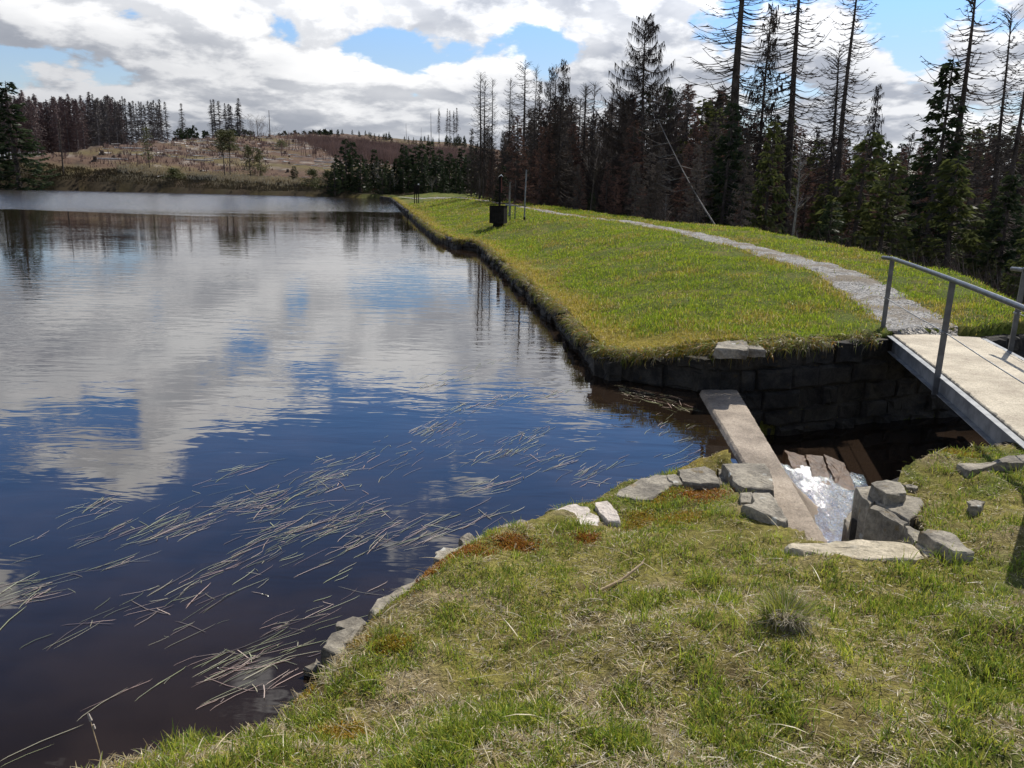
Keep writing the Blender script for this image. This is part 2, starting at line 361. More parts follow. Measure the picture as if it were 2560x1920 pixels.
def water_fn(t):
    co = geo_co(t); x, y, z = t.sep(co)[:3]
    p1 = t.comb(t.m('MULTIPLY', x, .55), t.m('MULTIPLY', y, 1.6), 0.)
    r1 = t.noise(p1, 2.2, 3, .55, .4)
    p2 = t.comb(t.m('MULTIPLY', x, .25), t.m('MULTIPLY', y, .9), 0.)
    r2 = t.noise(p2, 1.0, 3, .5)
    big = t.noise(t.comb(t.m('MULTIPLY', x, .018), t.m('MULTIPLY', y, .10), 0.), 1.0, 3, .5)
    yy = t.m('ADD', y, t.m('MULTIPLY', t.m('SUBTRACT', big, .5), 26.))
    yy = t.m('SUBTRACT', yy, t.ss(x, -18., -8., 0., 4.))
    ruf = t.ss(yy, 47., 51.)
    ruf2 = t.m('MULTIPLY', ruf, t.m('ADD', .35, t.m('MULTIPLY', t.ss(x, -12., -24.), .65)))
    calm = t.ss(y, 2., 9., .25, .9)
    amp = t.m('MULTIPLY', calm, t.ss(t.noise(t.comb(t.m('MULTIPLY', x, .12), t.m('MULTIPLY', y, .2), 0.), 1., 3, .5), .35, .65, .5, 1.5))
    hgt = t.m('ADD', t.m('MULTIPLY', r1, t.m('MULTIPLY', amp, .0048)), t.m('MULTIPLY', r2, .0022))
    r3 = t.noise(t.comb(t.m('MULTIPLY', x, .8), t.m('MULTIPLY', y, 1.4), 0.), 3.5, 2, .5)
    hgt = t.m('ADD', hgt, t.m('MULTIPLY', r3, t.m('MULTIPLY', ruf2, .06)))
    b = t.new('ShaderNodeBump'); b.inputs['Strength'].default_value = 1; b.inputs['Distance'].default_value = 1.; t.put(b.inputs['Height'], hgt)
    gl = t.new('ShaderNodeBsdfGlossy'); gl.inputs[0].default_value = (1, 1, 1, 1); t.put(gl.inputs[1], t.m('ADD', .015, t.m('MULTIPLY', ruf2, .13))); t.l.new(b.outputs[0], gl.inputs['Normal'])
    df = t.new('ShaderNodeBsdfDiffuse'); t.put(df.inputs[0], t.mix(t.ss(t.noise(co, .9, 3, .6), .35, .65), (.012, .0078, .005, 1), (.022, .0145, .010, 1)))
    fr = t.new('ShaderNodeFresnel'); fr.inputs[0].default_value = 1.42; t.l.new(b.outputs[0], fr.inputs['Normal'])
    mx = t.new('ShaderNodeMixShader'); t.l.new(fr.outputs[0], mx.inputs[0]); t.l.new(df.outputs[0], mx.inputs[1]); t.l.new(gl.outputs[0], mx.inputs[2])
    return mx.outputs[0]
M_water = mat('peaty_pond_water', water_fn)
def foam_fn(t):
    co = geo_co(t); x, y, z = t.sep(co)[:3]
    st = t.v('MULTIPLY', co, (1., .38, 1.)); n = t.noise(st, 11, 8, .7, .8); n2 = t.noise(st, 70, 4, .75, .5)
    a = t.new('ShaderNodeAttribute', attribute_name='tint').outputs['Color']; fo = t.sep(a)[0]
    f = t.ss(t.m('ADD', t.m('ADD', t.m('MULTIPLY', n, .7), t.m('MULTIPLY', n2, .35)), fo), .73, .93)
    b = t.new('ShaderNodeBump'); b.inputs['Strength'].default_value = 1; b.inputs['Distance'].default_value = .05; t.put(b.inputs['Height'], t.m('ADD', n, t.m('MULTIPLY', n2, .5)))
    gl = t.new('ShaderNodeBsdfGlossy'); gl.inputs[0].default_value = (1, 1, 1, 1); gl.inputs[1].default_value = .12; t.l.new(b.outputs[0], gl.inputs['Normal'])
    df = t.new('ShaderNodeBsdfDiffuse'); t.put(df.inputs[0], t.mix(f, (.035, .02, .01, 1), (.82, .83, .84, 1)))
    fr = t.new('ShaderNodeFresnel'); fr.inputs[0].default_value = 1.25; t.l.new(b.outputs[0], fr.inputs['Normal'])
    mx = t.new('ShaderNodeMixShader'); t.put(mx.inputs[0], t.m('MULTIPLY', fr.outputs[0], t.m('SUBTRACT', 1., t.m('MULTIPLY', f, .8)))); t.l.new(df.outputs[0], mx.inputs[1]); t.l.new(gl.outputs[0], mx.inputs[2])
    return mx.outputs[0]
M_foam = mat('tumbling_water', foam_fn)
def brown_fn(t):
    co = geo_co(t); n = t.noise(co, 12, 6, .6)
    return pbsdf(t, t.mix(t.ss(n, .35, .65), (.055, .027, .011, 1), (.11, .058, .026, 1)), .4, .3, t.noise(co, 50, 4, .6), .6, .02)
M_brown = mat('wet_brown_stone', brown_fn)
# outlines of the loose bank stones, surveyed first so that the turf is cut away under them
def pxs(L, z): return [at(x, y, z) for x, y in L]
def full(ox, oy, s, L): return [(ox+x*s, oy+y*s) for x, y in L]
Z7 = lambda L: full(1400, 1120, 600/2212., L)       # crops used while surveying the stones
Z4 = lambda L: full(2100, 1050, 460/1696., L)
Z6 = lambda L: full(700, 1280, 550/2074., L)
ST = [
 (Z7([(505, 440), (540, 385), (700, 300), (890, 235), (980, 240), (1000, 300), (1050, 330), (880, 450), (790, 475)]), .22, .16, M_slate, 'grey brown flat stone sticking out over the pond, mossy on its pointed left end'),
 (Z7([(985, 245), (1060, 240), (1125, 315), (1050, 335), (1005, 300)]), .23, .14, M_slate, 'small grey stone wedged between two flat stones on the pond edge'),
 (Z7([(1080, 205), (1330, 165), (1440, 215), (1450, 250), (1470, 330), (1300, 330), (1130, 310)]), .23, .15, M_slate, 'broad flat grey stone beside the mossy mound at the water edge'),
 (Z7([(1450, 190), (1500, 180), (1560, 260), (1680, 370), (1660, 440), (1560, 350), (1470, 330)]), .20, .15, M_slate, 'narrow purplish grey stone filling the gap beside the large block on the weir'),
 (Z7([(1490, 150), (1890, 130), (1950, 250), (1975, 400), (1700, 370), (1640, 345), (1560, 250)]), .27, .16, M_slate, 'large flat grey stone lying across the head of the concrete weir'),
 (Z7([(1660, 420), (1770, 405), (1770, 510), (1670, 500)]), .30, .12, M_slate, 'little grey stone with a rusty orange moss spot'),
 (Z7([(1680, 515), (1770, 510), (1780, 395), (1930, 400), (1990, 470), (2108, 650), (2090, 690), (1990, 640), (1850, 580)]), .40, .26, M_slate, 'thick grey block with a dark shaded front resting on the weir'),
 (Z4([(-490, 1128), (-300, 1118), (50, 1110), (210, 1092), (320, 1120), (540, 1125), (690, 1135), (800, 1265), (620, 1290), (300, 1290), (-60, 1240), (-260, 1215), (-480, 1175)]), .52, .30, M_tan, 'long tan slab with a sunlit top at the foot of the channel'),
 (Z4([(690, 1130), (790, 1120), (915, 1205), (800, 1260)]), .52, .24, M_tan, 'small tan slab between the long slab and the pointed grey one'),
 (Z4([(735, 1010), (800, 990), (960, 1010), (1080, 1060), (1250, 1220), (1060, 1215), (950, 1150), (850, 1085)]), .60, .32, M_slate, 'pointed grey slab ending in the dry grass on the right bank'),
 (Z4([(600, 975), (650, 960), (740, 1010), (735, 1110), (690, 1120), (620, 1040)]), .50, .35, M_slate, 'small dark stone tucked behind the pointed grey slab'),
 (Z4([(270, 800), (320, 765), (460, 830), (640, 945), (590, 975), (480, 910), (380, 850)]), .50, .62, M_slate, 'long upright grey stone leaning over the stream'),
 (Z4([(130, 620), (280, 605), (340, 745), (270, 790), (200, 720)]), .48, .40, M_slate, 'grey stone with round pale lichen spots beside the white water'),
 (Z4([(280, 600), (430, 572), (560, 590), (620, 690), (430, 700)]), .56, .14, M_slate, 'flat topmost grey stone on the right side of the channel'),
 (Z4([(285, 640), (430, 705), (600, 690), (740, 720), (790, 790), (640, 930), (470, 830), (350, 750)]), .50, .30, M_slate, 'wide worn grey stone under the topmost flat one, edged by dry grass'),
 (Z4([(575, 605), (640, 595), (720, 620), (700, 650), (610, 640)]), .50, .2, M_slate, 'small dark grey stone at the back of the right bank stones'),
 (Z4([(1070, 400), (1370, 395), (1480, 350), (1600, 320), (1700, 310), (1900, 330), (1900, 400), (1460, 400), (1300, 440), (1200, 470)]), .60, .5, M_slate, 'long lichened stone under the near end of the footbridge'),
 (Z4([(1180, 740), (1250, 720), (1330, 745), (1310, 790), (1200, 800)]), .60, .08, M_slate, 'small dark stone in the shaded grass'),
 (Z4([(40, 900), (120, 820), (300, 930), (420, 1080), (300, 1110), (60, 1100)]), -.02, .6, M_slate, 'big dark rounded stone standing in the stream below the slabs'),
 (Z6([(430, 1200), (560, 1110), (740, 1040), (780, 1050), (690, 1170), (620, 1230), (590, 1370), (470, 1320), (390, 1280)]), .17, .24, M_slate, 'weathered grey stone with a mossy dark side low on the pond edge'),
 (Z6([(845, 910), (960, 800), (1150, 700), (1330, 610), (1350, 640), (1200, 720), (1060, 840), (950, 930), (880, 985)]), .13, .16, M_slate, 'long thin stone edging the pond below the dry grass'),
 (Z6([(1560, 440), (1700, 330), (1890, 225), (1940, 240), (1930, 320), (1760, 370), (1600, 440)]), .12, .14, M_slate, 'low olive grey stone against the rust coloured moss'),
 (full(600, 1150, 900/2212., [(1530, 460), (1620, 420), (1850, 360), (1900, 365), (1880, 400), (1740, 480), (1560, 495)]), .12, .14, M_slate, 'flat brownish grey stone beside the pale crumbling cement'),
 (Z7([(320, 490), (440, 480), (500, 560), (545, 670), (440, 670), (370, 590)]), .235, .1, M_pale, 'small pale cement lump next to the overhanging stone'),
 (Z6([(300, 1420), (350, 1370), (380, 1400), (340, 1470), (220, 1460)]), .05, .1, M_slate, 'little grey stone showing at the waterline below the mossy one'),
]
STP = [(pxs(L, z), z) for L, z, th, mt, lab in ST]
# ------------------------------------------------------------------ ground sheet
rs = [.35]
while rs[-1] < 60: rs.append(rs[-1]*1.0075)
while rs[-1] < 2200: rs.append(rs[-1]*1.02)
rs = np.array(rs); an = np.radians(np.concatenate([np.arange(-180, -40, 4), np.arange(-40, 40, .2), np.arange(40, 180, 4)]))
RR, AA = np.meshgrid(rs, an, indexing='ij'); GX = RR*np.sin(AA); GY = RR*np.cos(AA)
HH, SDP, SDC = height(GX.ravel(), GY.ravel())
gx, gy = GX.ravel(), GY.ravel()
def zone_colour(x, y, sdp, sdc):
    n = x.size; g1 = fbm(x*.9, y*.9)+fbm(x*5, y*5)*.6; g2 = fbm(x*2.3+40, y*2.3); g3 = fbm(x*.5+9, y*.5+70)
    green = np.array([.11, .125, .025]); olive = np.array([.19, .165, .045]); straw = np.array([.22, .175, .09]); earth = np.array([.09, .06, .035]); moss = np.array([.33, .22, .03])
    def mixc(a, b, f): return a*(1-f[:, None])+b*f[:, None]
    C = np.tile(olive, (n, 1)); C = mixc(C, green, sstep(-.1, .35, g1)); C = mixc(C, straw, sstep(.05, .5, g2)); C = mixc(C, earth, sstep(.25, .6, -g2)*.8)
    C = mixc(C, moss, sstep(.5, .05, sdp)*sstep(-.1, .3, g3)*(y < 8)*.7)
    dam = sstep(7, 9.5, y); Cd = np.tile(np.array([.085, .105, .018]), (n, 1)); Cd = mixc(Cd, np.array([.15, .13, .035]), sstep(-.1, .5, g2)*.8)
    Cd = mixc(Cd, np.array([.27, .20, .03]), sstep(1.0, .2, sdp)*.8); Cd = mixc(Cd, np.array([.13, .09, .05]), sstep(.35, .65, g1)*.5)
    C = mixc(C, Cd, dam)
    xr = x-np.interp(y, [10, 11.2, 13.6, 17.1, 21.9, 28.2, 33, 83], [1.1, 1., .8, .3, -.4, -1.3, -3.3, -12.9])
    bd = np.interp(y, [9, 11.4, 15.3, 19.4, 28.6, 33.5, 47, 86], [6.6, 6.6, 8.0, 8.8, 9.4, 8.6, 7.6, 8.5])
    ff = sstep(1.0, 2.4, xr-bd)*dam; floor = mixc(np.tile(np.array([.045, .033, .022]), (n, 1)), np.array([.07, .065, .03]), sstep(-.2, .4, g3))
    C = mixc(C, floor, ff)
    cl = sstep(86, 90, y); k1 = fbm(x*.05, y*.12); k2 = fbm(x*.25+5, y*.6); k3 = fbm(x*.9, y*1.6)
    Cc = np.tile(np.array([.105, .066, .045]), (n, 1)); Cc = mixc(Cc, np.array([.115, .09, .04]), sstep(.0, .4, k1)); Cc = mixc(Cc, np.array([.26, .225, .19]), sstep(.18, .5, k2)*.8)
    Cc = mixc(Cc, np.array([.05, .033, .025]), sstep(.2, .6, -k3-.3*k2)); Cc = mixc(Cc, np.array([.055, .052, .022]), sstep(104, 90, y)*sstep(-.2, .4, k1+k2)*.8); Cc = mixc(Cc, np.array([.035, .026, .017]), sstep(95, 90, y)*.85)
    Cc = mixc(Cc, np.array([.34, .29, .19]), sstep(108, 96, y)*sstep(93, 96, y)*sstep(.0, .4, k2)*(x > -36)*.8)
    C = mixc(C, Cc, cl)
    C = mixc(C, np.array([.03, .022, .014]), sstep(.02, -.1, np.minimum(sdp, sdc)))
    return C
tint = zone_colour(gx, gy, SDP, SDC)
nr, na = GX.shape; I = np.arange(nr*na).reshape(nr, na)
a_, b_ = I[:-1, :], I[1:, :]
FQ = np.stack([a_, np.roll(a_, -1, 1), np.roll(b_, -1, 1), b_], -1).reshape(-1, 4)
gm = np_mesh('ground', np.c_[gx, gy, HH], FQ, M_ground, tint, True)
tag(link('ground', gm), kind='structure')
# water sheets
wp = [(-3.2, .3), (-1.3, 1.6), (-.7, 2.4), (-.4, 3.2), (-.2, 3.9), (.1, 4.6), (.6, 5.2), (1.1, 5.7), (1.9, 5.9), (2.12, 6.6), (2.45, 9.3), (2.5, 9.6), (1.3, 10.3), (1.2, 11.2), (1.0, 13.6), (.5, 17.1), (-.2, 21.9), (-1.1, 28.3), (-1.95, 29.0), (-3.1, 33), (-12.7, 83.2), (-12, 92), (-58, 93), (-80, 90), (-95, 60), (-75, 18), (-42, -2), (-12, -6)]
def ccw(P): return P if sum(a[0]*b[1]-b[0]*a[1] for a, b in zip(P, P[1:]+P[:1])) > 0 else P[::-1]
wp = ccw(wp)
m = MB(); m.add([(x, y, 0.) for x, y in wp], [tuple(range(len(wp)))]); tag(m.build('pond_water', M_water), kind='structure')
m = MB(); cp = [(2.2, 9.6), (3.6, 9.93), (5, 10.53), (7, 11.2), (14, 14.1), (15.3, 9), (8, 7.2), (5.8, 6.4), (4.1, 6.0), (3.3, 5.6), (2.75, 5.3), (2.2, 4.6), (2.1, 5.0), (2.5, 8.7)]
cp = ccw(cp); m.add([(x, y, -.62) for x, y in cp], [tuple(range(len(cp)))]); tag(m.build('stream_water', M_water), kind='structure')
# tumbling water below the weir: a displaced strip sloping to the right
def quadpatch(name, P, nu, nv, fz, mt, fo=None):
    u, v = np.meshgrid(np.linspace(0, 1, nu), np.linspace(0, 1, nv), indexing='ij')
    P = np.array(P, float)
    xy = (P[0]*(1-u[..., None])+P[1]*u[..., None])*(1-v[..., None])+(P[3]*(1-u[..., None])+P[2]*u[..., None])*v[..., None]
    x = xy[..., 0].ravel(); y = xy[..., 1].ravel(); z = fz(x, y, u.ravel(), v.ravel()); I = np.arange(nu*nv).reshape(nu, nv)
    FQ = np.stack([I[:-1, :-1], I[1:, :-1], I[1:, 1:], I[:-1, 1:]], -1).reshape(-1, 4)
    c = np.zeros((x.size, 3)); 
    if fo is not None: c[:, 0] = fo(u.ravel(), v.ravel())
    return np_mesh(name, np.c_[x, y, z], FQ, mt, c, True)
fA = at(1962, 1170, -.38); fB = at(2140, 1190, -.46); fC = at(2175, 1370, -.46); fD = at(2040, 1370, -.38)
pm = quadpatch('foam', [(fA[0]-.05, fA[1]+.12), (fB[0]+.12, fB[1]+.10), (fC[0]+.15, fC[1]-.3), (fD[0]-.1, fD[1]-.3)], 130, 200,
    lambda x, y, u, v: -.375-.10*u+.035*fbm(x*7, y*7, 5)+.02*fbm(x*20, y*20), M_foam,
    lambda u, v: .34*np.exp(-((u-.32-.1*v)/.27)**2)*(1-.5*v)+.10*np.exp(-(v/.3)**2))
tag(link('rushing_water', pm), 'white foaming stream water rushing down past the concrete weir', 'water', kind='stuff')
# gravel path sheet
def smooth_line(P, n):
    P = np.array(P); q = np.linspace(0, len(P)-1, n); i = np.clip(q.astype(int), 0, len(P)-2); f = (q-i)[:, None]
    p0 = P[np.maximum(i-1, 0)]; p1 = P[i]; p2 = P[i+1]; p3 = P[np.minimum(i+2, len(P)-1)]
    return .5*(2*p1+(p2-p0)*f+(2*p0-5*p1+4*p2-p3)*f*f+(3*p1-p0-3*p2+p3)*f**3)
PL = smooth_line(PATHL, 420)
T = np.gradient(PL, axis=0); T /= np.linalg.norm(T, axis=1)[:, None]; Nn = np.c_[-T[:, 1], T[:, 0]]
s_ = np.arange(len(PL)); D_ = np.hypot(PL[:, 0], PL[:, 1])
wl = np.interp(D_, [10.5, 14, 22, 35, 80], [.46, .50, .45, .38, .35])*(1+.22*fbm(D_*1.3, D_*0+3))+.05*fbm(D_*7, D_*0+9)
wr = np.interp(D_, [10.5, 14, 22, 35, 80], [.46, .50, .45, .38, .35])*(1+.22*fbm(D_*1.3, D_*0+13))+.05*fbm(D_*7, D_*0+29)
K = 9; kk = np.linspace(-1, 1, K)
px_ = PL[:, None, 0]+Nn[:, None, 0]*np.where(kk < 0, kk*wl[:, None], kk*wr[:, None]); py_ = PL[:, None, 1]+Nn[:, None, 1]*np.where(kk < 0, kk*wl[:, None], kk*wr[:, None])
ph = np.maximum(height(px_.ravel(), py_.ravel())[0], .52)+.016-.012*np.tile(kk**4, len(PL))
I = np.arange(len(PL)*K).reshape(len(PL), K); FQ = np.stack([I[:-1, :-1], I[1:, :-1], I[1:, 1:], I[:-1, 1:]], -1).reshape(-1, 4)
tag(link('gravel_path', np_mesh('gravel_path', np.c_[px_.ravel(), py_.ravel(), ph], FQ, M_gravel, None, True)), kind='structure')
# ------------------------------------------------------------------ stones
def stone_obj(name, outline, ztop, th, mt, label, cat='stone', group=None, tilt=(0, 0), rough=.012, seed=0):
    r = random.Random(seed); P = []
    n = len(outline)
    for i in range(n):
        a = outline[i]; b = outline[(i+1) % n]; L = math.hypot(b[0]-a[0], b[1]-a[1]); k = max(2, int(L/.05))
        for j in range(k):
            f = j/k; q = .25 if j else .0
            P.append((a[0]+(b[0]-a[0])*f+r.uniform(-1, 1)*rough*(1 if j else .3), a[1]+(b[1]-a[1])*f+r.uniform(-1, 1)*rough*(1 if j else .3)))
    P = np.array(P); c = P.mean(0); n = len(P); m = MB(); vs = []; rings = []
    def zt(q): return ztop+(q[0]-c[0])*tilt[0]+(q[1]-c[1])*tilt[1]
    spec = [(1.0, -1., .02), (1.02, -.55, .02), (1.0, -.12, .012), (.975, -.02, .006), (.93, 0, .004), (.8, 0, .003), (.62, 0, .003), (.42, 0, .003), (.2, 0, .002)]
    for sc_, dz, am in spec:
        ring = []
        for i, q in enumerate(P):
            v = c+(q-c)*sc_; rr_ = r.uniform(-1, 1)
            z = zt(v)+(dz*th if dz < 0 else 0)+rr_*am*(.8 if dz == 0 else .5)+(.020*float(fbm(np.array(v[0]*3.3+seed), np.array(v[1]*3.3)))+.007*float(fbm(np.array(v[0]*17+seed), np.array(v[1]*17))))*(1 if dz > -.1 else 0)
            if dz < -.1: v = v+(q-c)/np.linalg.norm(q-c)*r.uniform(-1, 1)*am*.8
            ring.append(len(vs)); vs.append((v[0], v[1], z))
        rings.append(ring)
    fs = []
    for A, B in zip(rings[:-1], rings[1:]):
        for i in range(n): fs.append((A[i], A[(i+1) % n], B[(i+1) % n], B[i]))
    vs.append((c[0], c[1], zt(c))); ci = len(vs)-1
    for i in range(n): fs.append((rings[-1][i], rings[-1][(i+1) % n], ci))
    fs.append(tuple(rings[0])[::-1])
    m.add(vs, fs); o = m.build(name, mt); return tag(o, label, cat, group)
for i, (L, z, th, mt, lab) in enumerate(ST):
    stone_obj('edge_stone', pxs(L, z), z+(.015 if i in (13,) else 0), th, mt, lab, 'stone', 'stones along the bank', rough=.012, seed=i+3)
EL = smooth_line([(-.93, 3.86), (-.66, 4.36), (-.40, 4.86), (-.08, 5.24), (.30, 5.55)], 60); rr_ = random.Random(17)
i = 0
while i < 56:
    k_ = rr_.randint(4, 9); c0, c1 = EL[i], EL[min(i+k_-1, 59)]; e = (c1-c0)/np.linalg.norm(c1-c0); nrm = np.array([e[1], -e[0]]); L_ = np.linalg.norm(c1-c0); cc = (c0+c1)/2+nrm*rr_.uniform(.0, .05); wd_ = rr_.uniform(.05, .11); z_ = rr_.uniform(.06, .15)
    P_ = [tuple(cc+e*math.cos(a_)*L_*.5*rr_.uniform(.75, 1.12)+nrm*math.sin(a_)*wd_*rr_.uniform(.7, 1.3)) for a_ in [q_*2*math.pi/7+rr_.uniform(-.25, .25) for q_ in range(7)]]
    if rr_.random() > .15: stone_obj('edging_stone', P_, z_, .2, M_slate, 'small flat stone half sunk in the turf along the pond edge', 'stone', 'small sunken edging stones', tilt=(rr_.uniform(-.2, .2), rr_.uniform(-.2, .2)), seed=200+i)
    i += k_
stone_obj('cement_edging', pxs([(1312, 1333), (1360, 1313), (1400, 1278), (1440, 1264), (1472, 1270), (1498, 1302), (1503, 1322), (1470, 1330), (1420, 1340), (1350, 1348)], .21), .225, .14, M_pale, 'pale crumbling cement patch on the pond edge', 'cement edging', seed=77, rough=.02)
stone_obj('cement_edging', pxs(full(600, 1150, 900/2212., [(1550, 500), (1650, 490), (1730, 540), (1700, 560), (1560, 545)]), .19), .205, .1, M_pale, 'small broken piece of pale cement beside rust coloured moss', 'cement edging', seed=78, rough=.015)
stone_obj('cement_edging', pxs(Z6([(1440, 570), (1500, 510), (1720, 400), (1700, 440), (1540, 530), (1450, 600), (1390, 640), (1370, 620)]), .17), .18, .1, M_pale, 'narrow strip of pale cement between moss and water', 'cement edging', seed=79, rough=.015)
# brown stones in the stream
for i, (L, z) in enumerate([([(1958, 1132), (2012, 1142), (2030, 1195), (1990, 1185)], -.39), ([(2012, 1142), (2055, 1145), (2088, 1212), (2035, 1198)], -.40), ([(2055, 1143), (2110, 1160), (2150, 1230), (2095, 1216)], -.42)]):
    stone_obj('stream_stone', pxs(L, z), z, .4, M_brown, ['wet brown stone nearest the weir outlet', 'middle wet brown stone between two others in the stream', 'wet brown stone reaching out into the dark stream'][i], 'stone', 'wet stones in the stream', tilt=(-.05, .1), seed=50+i, rough=.01)
# ------------------------------------------------------------------ rubble walls
def wall(name, line, ztops, zbot, label, thick=.20, seed=1, bw=(.22, .55), bh=(.13, .26), jit=.035):
    r = random.Random(seed); m = MB(); line = [np.array(q, float) for q in line]
    cum = [0]
    for a, b in zip(line[:-1], line[1:]): cum.append(cum[-1]+np.linalg.norm(b-a))
    def pos(s):
        s = min(max(s, 0), cum[-1]-1e-4)
        for i in range(len(line)-1):
            if s <= cum[i+1]:
                e = (line[i+1]-line[i])/(cum[i+1]-cum[i]); return line[i]+e*(s-cum[i]), e
    z = zbot; zmax = max(ztops)
    while z < zmax:
        h = r.uniform(*bh); s = -r.uniform(0, .2)
        while s < cum[-1]:
            w_ = r.uniform(*bw); q, e = pos(s+w_/2); zt = np.interp(s+w_/2, cum, ztops)+r.uniform(-.03, .02)
            if z < zt-.04:
                hh = min(h, zt-z); nrm = np.array([-e[1], e[0]])   # into the bank
                dz = r.uniform(-.03, .03); pr = r.uniform(-jit, jit); g = .010
                hw = w_/2-g; cx = q+nrm*(thick/2+pr)
                lo, hi = z+g+dz*.3, z+hh-g
                vs = []
                for dep, ins in ((-thick/2, .028), (-thick/2+.035, 0), (thick/2, 0)):
                    for a, b in ((-1, 0), (-.35, 0), (.35, 0), (1, 0), (1, 1), (.35, 1), (-.35, 1), (-1, 1)):
                        jx = r.uniform(-.022, .022); jz = r.uniform(-.022, .022)*(1 if b or z > zbot else 0)
                        p_ = cx+e*(a*(hw-ins)+jx)+nrm*(dep+(r.uniform(-.02, .02) if dep < 0 else 0))
                        vs.append((p_[0], p_[1], (hi-ins if b else lo+ins)+jz))
                fs = [tuple(range(8))]
                for k in range(2):
                    for j in range(8): fs.append((k*8+j, (k+1)*8+j, (k+1)*8+(j+1) % 8, k*8+(j+1) % 8))
                fs.append(tuple(range(16, 24))[::-1])
                m.add(vs, fs)
            s += w_
        z += h
    # backing core
    for (a, b, za, zb) in zip(line[:-1], line[1:], ztops[:-1], ztops[1:]):
        e = (b-a)/np.linalg.norm(b-a); nrm = np.array([-e[1], e[0]]); o1 = .05; o2 = thick+.25; a, b = a-e*.08, b+e*.08
        P = [a+nrm*o1, b+nrm*o1, b+nrm*o2, a+nrm*o2]; zz_ = [za-.07, zb-.07, zb-.07, za-.07]
        base = len(m.v); vs = [(p_[0], p_[1], zbot-.3) for p_ in P]+[(p_[0], p_[1], q_) for p_, q_ in zip(P, zz_)]
        m.add(vs, [(0, 1, 5, 4), (1, 2, 6, 5), (2, 3, 7, 6), (3, 0, 4, 7), (4, 5, 6, 7)])
    return tag(m.build(name, M_wall), label, 'stone wall')
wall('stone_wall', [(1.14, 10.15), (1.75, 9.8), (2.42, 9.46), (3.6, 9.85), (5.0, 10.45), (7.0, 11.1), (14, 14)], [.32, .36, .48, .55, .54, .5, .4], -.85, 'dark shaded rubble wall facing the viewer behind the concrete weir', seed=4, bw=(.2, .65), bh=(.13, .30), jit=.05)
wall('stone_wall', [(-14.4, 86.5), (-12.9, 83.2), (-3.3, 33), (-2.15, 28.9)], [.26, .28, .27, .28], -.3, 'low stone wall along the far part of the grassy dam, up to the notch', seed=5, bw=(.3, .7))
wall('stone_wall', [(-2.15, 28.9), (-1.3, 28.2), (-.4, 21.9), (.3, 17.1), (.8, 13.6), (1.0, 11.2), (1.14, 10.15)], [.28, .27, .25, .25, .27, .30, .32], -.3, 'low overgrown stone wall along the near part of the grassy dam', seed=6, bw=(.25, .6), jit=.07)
stone_obj('cap_stone', pxs([(1786, 872), (1794, 856), (1860, 848), (1870, 858), (1868, 874)], .66), .66, .11, M_slate, 'loose slate lying on top of the dark wall beyond the weir', 'stone', seed=91)
stone_obj('cap_stone', pxs([(1872, 873), (1872, 862), (1900, 864), (1914, 876)], .62), .62, .09, M_slate, 'smaller loose slate on the wall top right of the larger loose slate', 'stone', seed=92)
# near retaining faces of the channel (right bank, below the slabs)
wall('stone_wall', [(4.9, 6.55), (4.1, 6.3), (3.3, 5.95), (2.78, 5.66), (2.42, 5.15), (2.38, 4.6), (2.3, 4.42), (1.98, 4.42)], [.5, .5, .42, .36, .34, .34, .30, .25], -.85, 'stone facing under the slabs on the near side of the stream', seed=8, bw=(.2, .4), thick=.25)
# ------------------------------------------------------------------ concrete weir
m = MB(); bm_pts = []
def weir():
    e0, e1, f0, f1 = [np.array(q) for q in (at(1855, 1150, .055), at(1765, 998, .055), at(2062, 1340, .055), at(1860, 1002, .055))]
    def ext(p, q, Y): return p+(q-p)*(Y-p[1])/(q[1]-p[1])
    L0, L1, R0, R1 = ext(e0, e1, 4.55), ext(e0, e1, 9.42), ext(f0, f1, 4.55), ext(f0, f1, 9.46)
    n = 120; k = 14; V = []; Fc = []
    for i in range(n+1):
        f = i/n; a = L0+(L1-L0)*f; b = R0+(R1-R0)*f; y = a[1]
        fl = .06+.30*math.exp(-((y-6.9)/.9)**2)*(1 if y > 6.9 else .35+.65*math.exp(-((y-6.9)/.5)**2))
        prof = [(a+(-.02, 0), -1.2), (a+(-.012, 0), .0), (a+(0.004, 0), .035), (a+(.02, 0), .053)]
        for j in range(1, k): prof.append((a+(b-a)*j/k, .055))
        prof += [(b+(-.012, 0), .053), (b+(.006, 0), .035), (b+(fl*.35, 0), -.14), (b+(fl*.75, 0), -.30), (b+(fl*1.3, 0), -.45), (b+(fl*1.4+.04, 0), -1.2)]
        for q, z in prof: V.append((q[0]+random.uniform(-.003, .003), q[1], z+random.uniform(-.003, .003)))
    K_ = len(prof)
    for i in range(n):
        for j in range(K_-1): Fc.append((i*K_+j, i*K_+j+1, (i+1)*K_+j+1, (i+1)*K_+j))
    m.add(V, Fc)
weir(); tag(m.build('weir', M_weir), 'long weathered concrete weir sill between the pond and the stream', 'weir')
